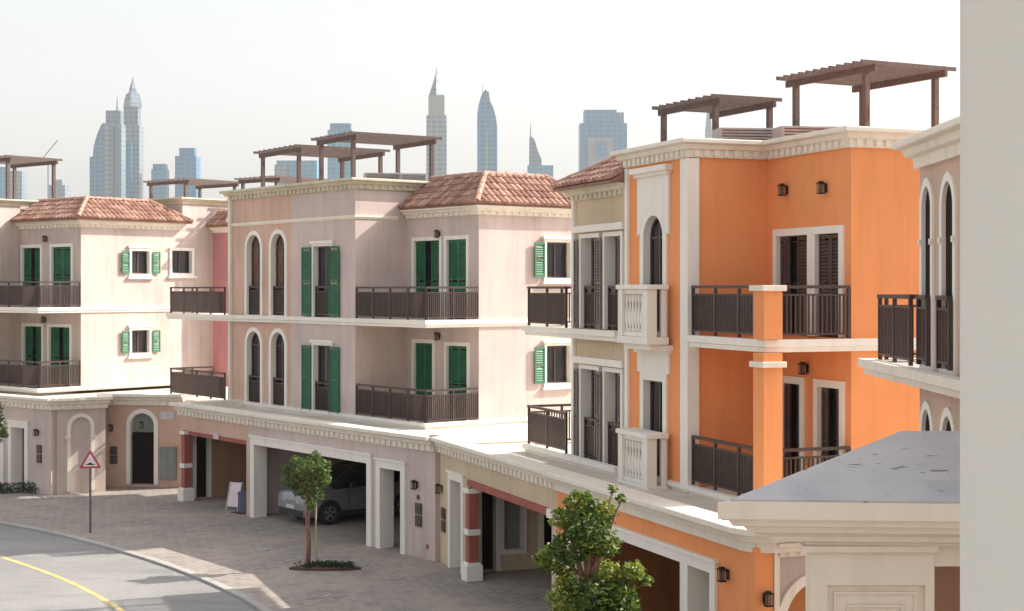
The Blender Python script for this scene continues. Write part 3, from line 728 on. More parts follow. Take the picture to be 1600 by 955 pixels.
# ---- pale pink house at far left
PAL = House((-21.4, 62.1), TH0, 'pale pink house at far left with clay tiled hip roof and green balcony doors')
def palepink():
    H = PAL; dz = .22; z1, z2 = Z1+dz, Z2+dz; ca, cb = 4.0, 1.9
    m = MB(); A2 = FS(cb); hs = []
    for x0, x1, zt, zb, sh in ((36, 64, 9.05, z2+.03, 'open'), (82, 112, 9.05, z2+.03, 'closed'), (38, 66, 5.82, z1+.05, 'open'), (78, 110, 5.82, z1+.05, 'open')):
        p0, p1 = H.A(x0, cb), H.A(x1, cb); q = p1-p0
        ss = ((p0+.01, p0+q*.38, -.09), (p0+q*.62, p1-.01, -.09)) if sh == 'open' else ((p0+.01, p0+q*.495, -.09), (p0+q*.505, p1-.01, -.09))
        hs.append(opening(H, A2, p0, p1, zb, zt, name='door', fw=.13, shut=ss, mull=False))
    m.plate(A2, rect(-.3, ca, z1-.1, 10.1), 0, -.3, hs)
    m.plate(FL(-.3), rect(0, cb, z1-.1, 10.9), 0, -.3)
    LB = FL(ca); hs = []; bw = H.B(333, ca)
    for x0, x1, zt, zb, s_ in ((205, 233, H.Z(392, ca, 4.5), H.Z(428, ca, 4.5), 1), (205, 233, H.Z(516, ca, 4.5), H.Z(552, ca, 4.5), 1), (268, 299, H.Z(392, ca, 7), H.Z(427, ca, 7), 0)):
        p0, p1 = H.B(x0, ca), H.B(x1, ca)
        hs.append(opening(H, LB, p0, p1, zb, zt, fw=.12, sill=True, lintel=bool(s_), shut=((p0-.5, p0-.13, .06), (p1+.13, p1+.5, .06)) if s_ else None, smat='palegreen'))
    be = cb+4.9
    m.plate(LB, rect(cb+.3, bw+3, z1-.1, 10.1), 0, -.3, hs)
    m.plate(LB, rect(be+.1, bw+3, 10.1, 11.05), 0, -.3)
    m.prism([(-.295, cb+.31), (ca-.31, cb+.31), (ca-.31, bw+3), (-.295, bw+3)], z1-.1, 10.08)
    m.prism([(-8, be+.1), (ca-.31, be+.1), (ca-.31, bw+4), (-8, bw+4)], 10.08, 11.05)
    m.prism([(-8, 0), (-.61, 0), (-.61, be+.08), (-8, be+.08)], z1-.1, 10.9)
    m.build('wall', M['palepink'], H.root)
    cornice(H, [(-.3, cb), (ca, cb), (ca, be)], 10.12, .30, .30, 'trim')
    cornice(H, [(-8, be+.1), (ca, be+.1), (ca, bw+3)], 11.22, .26, .22, 'stone', dent=False)
    cornice(H, [(-8, 0), (-.3, 0), (-.3, be)], 11.05, .26, .22, 'stone', dent=False)
    tiled_roof(H, -.28, ca+.42, cb-.42, be+.3, 10.15, .85, 1.3, hips='rb', sides='fr')
    band(H, [(-8, 0), (ca, 0), (ca, bw+.2)], z2-.2, z2+.02, .1); band(H, [(-8, 0), (ca, 0), (ca, bw+.2)], z1-.1, z1+.08, .12)
    q = MB(); q.box(-.28, .06, z2-.18, ca-.06, cb, z2); q.build('balcony_slab', M['trim'], H.root)
    for z in (z2+.02, z1+.1): railing(H, [(-.25, .02), (ca-.03, .02), (ca-.03, cb-.03)], z)
    lamp(H, A2, H.A(73, cb), H.Z(373, 2, cb)); lamp(H, A2, H.A(71, cb), H.Z(500, 2, cb))
    # podium
    W80 = ground_xy(80, 54.8); W165 = ground_xy(165, 55.8); W165b = ground_xy(163, 57.2); WE = ground_xy(287, 56.9)
    WL = (W80[0]-14*H.s[0], W80[1]-14*H.s[1])
    F1, FN, F2 = FG(H, WL, W80), FG(H, W80, W165), FG(H, W165b, WE)
    g0, g1 = F1.U(19), F1.U(40); g2 = F1.U(8)
    h1 = portal(H, F1, g0, g1, 2.3, .2); h0 = portal(H, F1, g2-2.2, g2-.25, 2.3, .2)
    m = MB(); m.plate(F1, rect(0, F1.len, -.1, 3.1), 0, -.35, [h0, h1]); m.fbox(F1, 0, F1.len-2.6, 0, 3.0, -2.6, -2.4)
    m.plate(FN, rect(.2, FN.len, -.1, 3.1), 0, -.3); m.build('podium_wall', M['palepink'], H.root)
    n0, n1 = FN.U(110), FN.U(141)
    m = MB(); L = arch(n0, n1, .1, 2.75); I = L[1:]+L[:1]; O = outset(L, .13); O = O[1:]+O[:1]; O[0] = (O[0][0], .1); O[-1] = (O[-1][0], .1)
    m.ring(FN, I, O, -.01, .09, -.01, closed=False); m.build('blind_arch', M['trim'], H.root)
    for u in (n0-.2, n1+.004): m = MB(); m.fbox(FN, u, u+.196, 1.98, 2.08, .002, .13); m.build('impost', M['trim'], H.root)
    d0, d1 = F2.U(204), F2.U(241)
    hd = opening(H, F2, d0, d1, .1, 2.75, 'arch', name='door', fw=.16, pane='greenbox', mull=False, depth=.25)
    m = MB(); m.plate(F2, rect(.0, F2.len+.3, -.1, 3.1), 0, -.35, [hd]); m.build('entrance_wall', M['blush'], H.root)
    m = MB(); m.fbox(F2, d0+.02, d1-.02, .11, 2.02, -.2, -.14); o = m.build('door_leaf', M['black'], H.root)
    for x in (d0+.1, (d0+d1)/2+.05):
        for z in (.25, 1.15): q = MB(); q.fbox(F2, x, x+(d1-d0)/2-.17, z, z+.75, -.139, -.125); q.build('door_panel', M['black'], o)
    lamp(H, F2, (d0+d1)/2, 2.32)
    m = MB(); x0, x1 = F2.U(251), F2.U(276); m.fbox(F2, x0, x1, .3, 1.5, .002, .12); o = m.build('cabinet', M['greenbox'], H.root)
    for xa, xb in ((x0+.04, (x0+x1)/2-.01), ((x0+x1)/2+.01, x1-.04)): q = MB(); q.fbox(F2, xa, xb, .34, 1.46, .122, .13); q.build('cabinet_door', M['greenbox'], o)
    q = MB(); q.fbox(F2, F2.U(251), F2.U(273), 2.52, 2.82, .002, .03); q.build('name_plaque', M['plaque'], H.root)
    lamp(H, F1, F1.U(60), 2.2); meter(H, F1, F1.U(62), 1.6); lamp(H, F2, F2.U(175), 2.2); meter(H, F2, F2.U(178), 1.35)
    P = [H.loc(w) for w in (WL, W80, W165, W165b, WE)]
    m = MB(); m.prism([(p[0], p[1]+.03) for p in P]+[(P[4][0]+2.2, 9), (P[0][0], 9)], 3.0, 3.2); m.build('podium_roof', M['roofdeck'], H.root)
    cornice(H, P, 3.46, .42, .26, 'trim', name='podium_cornice', din=-.25)
palepink()

# ---- rose house behind
rw = PAL.w(4.0+.002, PAL.B(333, 4.0))
ROS = House(rw, TH0, 'dark rose coloured house seen as a narrow strip left of the arched windows')
def rose():
    H = ROS; m = MB(); m.box(0, 0, Z1-.2, 1.0, 3.0, 9.95); m.build('wall', M['rose'], H.root)
    cornice(H, [(0, 0), (1.0, 0), (1.0, 3)], 10.02, .26, .25, 'trim', dent=False)
    tiled_roof(H, 0, 1.35, -.35, 3.2, 10.05, .55, .65, hips='rb', sides='fr')
rose()

# ---- peach house with pointed windows, near right
PEA = House((5.87, 24.5), TH3, 'peach house at right edge with pointed arch windows and brown balcony railing')
def peach():
    H = PEA; S = FS(0); c0 = H.A(1437, 0); hs = []
    for x0, x1 in ((1443.5, 1457), (1475, 1492), (1515, 1535)):
        p0, p1 = H.A(x0, 0), H.A(x1, 0)
        for z0, zt in ((6.32, 8.82), (3.2, 5.7)):
            hs.append(opening(H, S, p0, p1, z0, zt, 'pointed', fw=.12, depth=.035, proud=.035, mull=False, frame='white', pane='darkpane'))
            railing(H, [(p0-.02, -.07), (p1+.02, -.07)], z0, h=.98, name='balconet_railing')
    m = MB(); m.plate(S, rect(c0, c0+8, 3.1, 9.2), 0, -.35, hs); m.prism([(c0, .35), (c0+8, .35), (c0+8, 9), (c0, 9)], 3.1, 9.15)
    m.box(c0, .3, 0, c0+8, 9, 3.09)
    m.build('wall', M['peach'], H.root)
    for x0, x1 in ((1443.5, 1457), (1475, 1492)):
        p0, p1 = H.A(x0, 0), H.A(x1, 0)
        for p in (p0-.11, p1+.01): m = MB(); m.fbox(S, p, p+.1, 8.0, 8.08, .037, .06); m.build('impost', M['trim'], H.root)
    cornice(H, [(c0, 6), (c0, 0), (c0+8, 0)], 9.5, .40, .32, 'trim', dent=False, din=-.3)
    r0 = H.A(1375, -.1)
    for z in (6.26, 3.12):
        m = MB(); m.prism([(r0-.2, -.2), (c0+8, -.2), (c0+8, -.004), (c0-.003, -.004), (c0-.003, 1.7), (r0-.2, 1.7)], z-.16, z); m.build('balcony_slab', M['kerb'], H.root)
        band(H, [(r0-.24, 1.7), (r0-.24, -.2), (c0+8, -.2)], z-.22, z+.02, .16, 'trim')
        railing(H, [(r0, 1.6), (r0, -.1), (c0-.02, -.1)], z+.02, h=1.02, pitch=.1)
peach()

# ---- cream pavilion in front
def pavilion():
    Y0 = 15.0; x0 = (1128-800)/FP*Y0
    R = empty('pavilion', (x0, Y0, 0), 0)
    tag(R, 'cream garden pavilion with weathered grey roof in the right foreground', 'pavilion')
    def P(px, Y): return ((px-800)/FP*Y-x0, Y-Y0)
    right = 2.9; zr = 5.31; zb = 5.84
    f0 = (0, 0); f1 = (right, -.2); bl = P(1402, 16.55); br = (right+.33, 1.5)
    hexf = [(0,1,2,3),(7,6,5,4),(0,4,5,1),(1,5,6,2),(2,6,7,3),(3,7,4,0)]
    m = MB(); lo = [f0, f1, br, bl]; zt = [zr, zr, zb, zb]
    m.add([(x, y, z-.02) for (x, y), z in zip(lo, zt)]+[(x, y, zr-.18) for x, y in lo], hexf); m.build('roof_body', M['pavilion'], R)
    m = MB(); top = [(.09, .04), (right-.05, -.16), (right+.28, 1.48), (bl[0]+.04, bl[1]-.02)]
    m.add([(x, y, z+.022) for (x, y), z in zip(top, zt)]+[(x, y, z-.012) for (x, y), z in zip(top, zt)], hexf); m.build('roof', M['slate'], R)
    path = [bl, f0, f1]
    m = MB(); m.sweep(path, [(-.3, zr-.19), (-.3, zr), (.02, zr), (.02, zr-.165), (-.03, zr-.18), (-.05, zr-.24), (-.10, zr-.25), (-.13, zr-.31), (-.22, zr-.36), (-.25, zr-.41), (-.38, zr-.44), (-.40, zr-.47), (-.8, zr-.48), (-.8, zr-.25)])
    m.build('cornice', M['pavilion'], R)
    yy = .3; w0 = P(1266, Y0+yy)[0]; w1_ = P(1460, Y0+yy)[0]; F = FS(yy); zw = zr-.47
    L = rect(w0+.17, w1_-.09, .5, 4.44)
    m = MB(); m.plate(F, rect(w0, w1_, 0, zw), 0, -.25, [L])
    m.prism([(w0+.01, yy+.251), (w0+.26, yy+.251), (w0+.8, yy+1.0), (w0+.55, yy+1.0)], 0, zw); m.box(w1_-.25, yy+.251, 0, w1_-.005, yy+1.2, zw); m.box(w0+.56, yy+1.001, 0, w1_-.26, yy+1.2, zw)
    m.build('wall', M['pavilion'], R)
    m = MB(); m.fbox(F, w1_+.002, right-.25, 4.62, zw, -.2, -.03); m.build('lintel', M['pavilion'], R)
    m = MB(); m.plate(F, L, -.07, -.10); m.ring(F, outset(L, -.10), outset(L, -.075), -.07, -.045, -.07); m.ring(F, outset(L, -.23), outset(L, -.205), -.07, -.04, -.07)
    m.build('wall_panel', M['pavilion'], R)
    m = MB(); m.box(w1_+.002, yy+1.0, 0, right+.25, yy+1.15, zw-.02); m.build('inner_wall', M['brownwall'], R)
    m = MB(); m.fbox(F, w0-.08, w1_+.02, zw-.06, zw-.001, -.2, .08); m.build('capital', M['pavilion'], R)
pavilion()

# ---- near grey wall at right edge
m = MB(); x = (1498-800)/FP*3.5
m.box(0, -1.6, 0, 1.6, .5, 12); o = m.build('wall', M['greywall'], None, bevel=.01); o.location = (x, 3.0, 0)
tag(o, 'plain grey rendered wall edge filling the right side, very near', 'wall')

# ------------------------------------------------------------------ pergolas and roof equipment
def pergola(px, Y, wS, wL, th, ztop, z0, label, ov=.35, nsl=9, group='rooftop pergolas'):
    x, y = ground_xy(px, Y); R = empty('pergola', (x, y, z0), rad(th)-math.pi/2)
    tag(R, label, 'pergola', group); h = ztop-z0
    pr = .062
    for a, b in ((0, 0), (-wS, 0), (0, wL), (-wS, wL)):
        m = MB(); m.box(a-pr, b-pr, 0, a+pr, b+pr, h-.22); m.build('post', M['wood'], R)
    for b in (0, wL):
        m = MB(); m.box(-wS-ov*.8, b-.04, h-.22, ov*.8, b+.04, h-.07); m.build('beam', M['wood'], R)
    for i in range(nsl):
        a = -wS-ov*.6+(wS+ov*1.2)*i/(nsl-1)
        m = MB(); m.box(a-.025, -ov*.8, h-.07, a+.025, wL+ov*.8, h+.02); m.build('slat', M['wood'], R)
    return R
pergola(467, 54.5, 3.0, 3.3, 34, 12.45, 10.3, 'larger brown pergola on the roof above the arched pink windows')
pergola(552, 50.5, 2.3, 3.0, 34, 12.5, 10.3, 'highest brown pergola of the pair on the lilac house roof')
pergola(432, 66, 2.2, 3.0, 50, 12.2, 10.2, 'small low pergola just showing behind the pink parapet')
pergola(290, 71, 2.6, 2.9, 50, 12.45, 11.0, 'distant brown pergola between the tiled roof and the blush house')
pergola(12, 64, 3.0, 2.2, 50, 12.9, 10.9, 'brown pergola at the left edge over the pale pink house')
pergola(1118, 38, 2.5, 1.6, 25, 12.15, 9.95, 'low brown pergola at the left end of the orange house roof', ov=.3)
pergola(1353, 34, 2.5, 2.0, 27, 12.38, 9.95, 'large brown slatted pergola at the right end of the orange house roof', ov=.45, nsl=12)
def ac(px, Y, z, w, h, rz, label):
    x, y = ground_xy(px, Y); R = empty('air_conditioner', (x, y, z), rad(rz)); tag(R, label, 'air conditioner', 'rooftop air conditioners')
    m = MB(); m.box(-w/2, 0, .08, w/2, .7, h); m.build('casing', M['metalgrey'], R, bevel=.02)
    m = MB()
    for i in range(int(h/.07)-2): m.box(-w/2+.06, -.012, .14+i*.07, w/2-.06, -.002, .165+i*.07)
    m.build('grille', M['boxgrey'], R)
    m = MB(); m.box(-w/2+.1, .1, 0, -w/2+.2, .6, .08); m.box(w/2-.2, .1, 0, w/2-.1, .6, .08); m.build('foot', M['boxgrey'], R)
ac(1168, 36.6, 9.95, 1.35, 1.27, 8, 'pale grey air conditioner under the low pergola of the orange house')
ac(1270, 35.6, 9.95, 1.5, 1.2, 10, 'flat grey air conditioner unit beside the large slatted pergola')
ac(598, 52, 10.3, 1.2, 1.0, 10, 'left air conditioner under the highest pergola on the lilac house')
ac(646, 51.5, 10.3, .9, .95, 10, 'right air conditioner, next to the right pergola post of the lilac house')

# ------------------------------------------------------------------ ground
kb = [(-60, 66), (-34, 58.5), (-22.5, 52.8), (-15.2, 47.9), (-9.96, 42.1), (-7.05, 37.8), (-5.6, 35.0), (-3.9, 30.5), (-2.9, 26), (-2.3, 20), (-2.2, 10), (-2.4, -15)]
def smooth(p, it=2):
    for _ in range(it):
        q = [p[0]]
        for a, b in zip(p[:-1], p[1:]): q += [(a[0]*.75+b[0]*.25, a[1]*.75+b[1]*.25), (a[0]*.25+b[0]*.75, a[1]*.25+b[1]*.75)]
        p = q+[p[-1]]
    return p
kb = smooth(kb)
m = MB(); m.add([(-2400,-100,-.09),(2400,-100,-.09),(2400,2400,-.09),(-2400,2400,-.09)], [(0,1,2,3)]); tag(m.build('ground', M['sand']), 'sandy open ground', kind='structure')
def offs(p, d):
    out = []
    for i in range(len(p)):
        a = Vector(p[max(i-1, 0)]); b = Vector(p[min(i+1, len(p)-1)]); t = (b-a).normalized(); out.append((p[i][0]+t.y*d, p[i][1]-t.x*d))
    return out
road = offs(kb, 7.5)
m = MB(); n = len(kb)
m.add([(x, y, -.045) for x, y in kb]+[(x, y, -.045) for x, y in road], [(i, i+1, n+i+1, n+i) for i in range(n-1)]); tag(m.build('road', M['asphalt'], fix=False), 'grey asphalt road', kind='structure')
yl0, yl1 = offs(kb, 2.62), offs(kb, 2.76)
yl0 = offs(kb, 2.75); yl1 = offs(kb, 2.9)
m = MB(); m.add([(x, y, -.041) for x, y in yl0]+[(x, y, -.041) for x, y in yl1], [(i, i+1, n+i+1, n+i) for i in range(n-1)]); tag(m.build('road_line', M['yellow'], fix=False), 'yellow road line', kind='structure')
k2 = offs(kb, -.22)
m = MB()
m.add([(x, y, -.13) for x, y in kb]+[(x, y, .012) for x, y in kb]+[(x, y, .012) for x, y in k2]+[(x, y, -.13) for x, y in k2],
      [(i+a*n, i+1+a*n, (a+1)*n+i+1, (a+1)*n+i) for i in range(n-1) for a in range(3)]); tag(m.build('kerb', M['kerb']), 'concrete kerb', kind='structure')
m = MB(); pv = offs(kb, -.215); far = [(90, -15), (90, 110), (-60, 110)]
poly = pv+far
tris = tessellate_polygon([[Vector((x, y, 0)) for x, y in poly]])
m.add([(x, y, 0) for x, y in poly], [tuple(t) for t in tris]); o = m.build('pavement', M['paver']); tag(o, 'block paved forecourt', kind='structure')
m = MB(); p2 = offs(kb, 7.5); w2 = offs(kb, 16)
m.add([(x, y, 0) for x, y in p2]+[(x, y, 0) for x, y in w2]+[(x, y, -.13) for x, y in p2], [(i, i+1, n+i+1, n+i) for i in range(n-1)]+[(i, i+1, 2*n+i+1, 2*n+i) for i in range(n-1)])
tag(m.build('pavement', M['paver'], fix=False), 'pavement on the far side of the road', kind='structure')

# ------------------------------------------------------------------ trees
def leaves(m, c, r, n, size, tone_bias=0.0, up=(0,0,0)):
    for _ in range(n):
        while True:
            d = Vector((random.uniform(-1,1), random.uniform(-1,1), random.uniform(-1,1)))
            if .25 < d.length < 1: break
        d = d.normalized()*(d.length**.7)*random.choice((1, 1, 1, 1.22))
        p = Vector(c)+Vector((d.x*r[0], d.y*r[1], d.z*r[2]))
        a = Vector((random.gauss(0,1), random.gauss(0,1), random.gauss(0,.6))).normalized()
        b = a.cross(Vector((random.gauss(0,1), random.gauss(0,1), random.gauss(0,1)))).normalized()
        s = size*random.uniform(.6, 1.3); t = min(1, max(.02, random.gauss(.42+tone_bias, .22)))
        m.add([p-a*s, p+b*s*.42-a*s*.1, p+a*s, p-b*s*.42-a*s*.1], [(0,1,2,3)], t)
def tree(px, Y, label, clumps, trunk_h, r0, size, leaf, lean=0, limbs=6, stake=False, dens=1.0, zb=0):
    x, y = ground_xy(px, Y); R = empty('tree', (x, y, zb)); tag(R, label, 'tree', 'young street trees')
    m = MB(); pts = [(0,0,0), (.02+lean*.3, .01, trunk_h*.35), (-.02+lean*.6, .02, trunk_h*.7), (lean, 0, trunk_h)]
    m.tube(pts, r0, 10, r0*.6)
    for cx, cy, cz, cr in clumps[:limbs+6]:
        s = Vector((lean, 0, trunk_h*random.uniform(.8, 1))); e = Vector((cx, cy, cz)); mid = s.lerp(e, .5)+Vector((0, 0, .06))
        m.tube([s, mid, e], r0*.42, 6, r0*.12)
    m.build('trunk', M['bark'], R, smooth=True)
    m = MB()
    for cx, cy, cz, cr in clumps:
        leaves(m, (cx, cy, cz), (cr, cr, cr*.85), int(520*dens*(cr/.35)**2), size, random.uniform(-.2, .25))
    m.build('crown', leaf, R, fix=False)
    if stake:
        m = MB(); m.tube([(.22, .05, 0), (.2, .05, 1.75)], .025, 8); m.build('stake', M['stake'], R)
    return R
cl = [(-.42,.1,2.3,.24),(.3,0,2.65,.28),(0,-.2,2.72,.26),(-.15,.25,2.5,.28),(.42,.1,2.35,.20),(-.52,-.1,2.62,.17),(.1,-.1,2.2,.26),(.08,-.05,1.72,.17),(.2,0,2.98,.15),(-.3,0,2.83,.16),(.5,0,2.75,.12),(-.25,.1,2.05,.17),(.28,-.1,1.98,.15),(-.05,.1,1.95,.16),(-.62,.05,2.35,.1)]
tree(481, 40.4, 'small staked tree on the forecourt in front of the open garage', cl, 2.0, .07, .05, M['leaf'], stake=True, dens=1.3)
cl = [(-.25,0,3.15,.36),(-.55,.1,2.95,.28),(.05,-.1,3.45,.38),(.25,.1,3.7,.26),(-.12,.1,3.85,.28),(.3,0,3.2,.26),(-.75,0,2.95,.16),(.55,-.1,3.95,.10),(-.4,.1,3.6,.22),(.42,0,4.1,.08),
      (.1,0,2.3,.48),(-.28,.1,2.2,.40),(.5,0,2.35,.36),(.25,-.1,1.8,.5),(-.2,0,1.6,.46),(.62,.05,2.0,.34),(.75,0,2.75,.2),(.95,.05,2.6,.13),(.3,.1,2.7,.28),(0,0,1.2,.5),(.4,0,1.25,.4),(-.35,0,2.65,.2)]
tree(918, 25.2, 'large leafy tree in front of the orange garage', [(a, b, c, d*.9) for a, b, c, d in cl], 2.6, .10, .058, M['leaf2'], limbs=12, dens=1.5)
cl = [(0,0,3.1,.5),(.3,0,2.7,.4),(-.3,0,3.3,.5),(.15,0,3.5,.35)]
tree(-22, 50, 'street tree whose leaf tips enter at the left edge', cl, 2.3, .09, .08, M['leaf'], dens=.6)
def bed(name, px, Y, w, d, label, leafy):
    x, y = ground_xy(px, Y); R = empty(name, (x, y, 0)); tag(R, label, 'planting bed')
    m = MB(); m.lathe((0, 0, 0), [(1, 0), (1, .05), (.9, .07), (.3, .1)], 24); o = m.build('soil', M['soil'], R); 
    for v in o.data.vertices: v.co.x *= w; v.co.y *= d
    m = MB()
    for i in range(leafy):
        t = random.uniform(0, 6.28); r = random.random()**.5*.85
        leaves(m, (math.cos(t)*r*w, math.sin(t)*r*d, .12), (.14, .14, .08), 40, .04)
    m.build('plants', M['shrub'], R, fix=False)
bed('tree_bed', 508, 40.4, .95, .26, 'oval bed of soil and low plants round the staked tree', 30)
x, y = ground_xy(12, 55.5); R = empty('shrub', (x, y, 0)); tag(R, 'dark low hedge shrub at the foot of the left podium wall', 'shrub')
m = MB()
for i in range(16): leaves(m, (-1.6+i*.18, random.uniform(-.2, .2), .18), (.25, .25, .2), 110, .05)
m.build('foliage', M['shrub'], R, fix=False)
m = MB(); m.tube([(-.3, 0, 0), (-.2, 0, .3)], .03, 6); m.build('stem', M['bark'], R)

# ------------------------------------------------------------------ road sign
x, y = ground_xy(141, 46.4); R = empty('road_sign', (x, y, 0), rad(14)); tag(R, 'triangular red bordered speed hump warning sign on a grey pole', 'road sign')
m = MB(); m.tube([(0, .035, 0), (0, .035, 2.35)], .035, 12); m.build('pole', M['pole'], R, smooth=False)
F = FS(0)
def tri(s, cy): return [(-s, cy-s*.577), (s, cy-s*.577), (0, cy+s*1.155)]
def rtri(s, cy, r=.06):
    P = tri(s, cy); out = []
    for i in range(3):
        p0, p1, p2 = Vector(P[i-1]), Vector(P[i]), Vector(P[(i+1) % 3]); a = (p0-p1).normalized()*r; b = (p2-p1).normalized()*r
        for t in (0, .25, .5, .75, 1): out.append(tuple(p1+a*(1-t)**2+b*t**2))
    return out
zc = 2.14
m = MB(); m.plate(F, rtri(.33, zc), -.012, .012); o = m.build('sign_plate', M['redpaint'], R)
m = MB(); m.plate(F, rtri(.225, zc, .035), .0125, .016); o2 = m.build('sign_face', M['signwhite'], o)
m = MB(); m.plate(F, [(-.13, zc-.09), (.13, zc-.09), (.13, zc-.065), (.07, zc-.06), (.045, zc-.03), (0, zc-.015), (-.045, zc-.03), (-.07, zc-.06), (-.13, zc-.065)], .0165, .019); m.build('bump_symbol', M['iron'], o)

# ------------------------------------------------------------------ A-board in the porch
x, y = ground_xy(369, 51.3); R = empty('sandwich_board', (x, y, 0), rad(-25)); tag(R, 'small white folding notice board in the brown porch', 'notice board')
def lean(mm, y0, y1, x0, x1, z0, z1, t):
    yy = lambda z, k: y0+(y1-y0)*z/z1+k
    mm.add([(x0,yy(z0,0),z0),(x1,yy(z0,0),z0),(x1,yy(z0,t),z0),(x0,yy(z0,t),z0),(x0,yy(z1,0),z1),(x1,yy(z1,0),z1),(x1,yy(z1,t),z1),(x0,yy(z1,t),z1)],
           [(0,3,2,1),(4,5,6,7),(0,1,5,4),(1,2,6,5),(2,3,7,6),(3,0,4,7)])
m = MB(); lean(m, -.25, 0, -.25, .25, .12, .9, .02); m.build('front_panel', M['signwhite'], R)
m = MB(); lean(m, .25, .03, -.25, .25, .12, .9, .02); m.build('rear_panel', M['plaque'], R)
m = MB(); lean(m, -.262, -.012, -.14, .12, .4, .68, .01); m.build('poster', M['redpaint'], R)
m = MB()
for xx in (-.25, .21): lean(m, -.27, -.01, xx, xx+.04, .0, .92, .018); lean(m, .27, .05, xx, xx+.04, .0, .92, .018)
m.build('leg', M['metalgrey'], R)
x, y = ground_xy(381, 50.6); m = MB(); m.box(-.16, -.2, 0, .16, .2, .62); m.box(-.18, -.22, .62, .18, .22, .68); m.box(-.1, -.21, .15, .1, -.2, .5)
o = m.build('storage_bin', M['blue'], None, bevel=.02); o.location = (x, y, 0); tag(o, 'small blue bin beside the white notice board by the garage frame', 'bin')

# manhole covers / drain plates on the forecourt
for px, Y, s, lb in ((378, 50.6, .38, 'dark square drain cover on the paving near the notice board'), (410, 43.4, .22, 'small pale round drain cover on the paving left of the staked tree')):
    x, y = ground_xy(px, Y); m = MB()
    m.lathe((0, 0, .003), [(s, 0), (s, .012), (s*.9, .014), (s*.88, .01), (.02, .012)], 20 if s < .3 else 4)
    o = m.build('drain_cover', M['iron' if s > .3 else 'kerb']); o.location = (x, y, 0); tag(o, lb, 'drain cover')

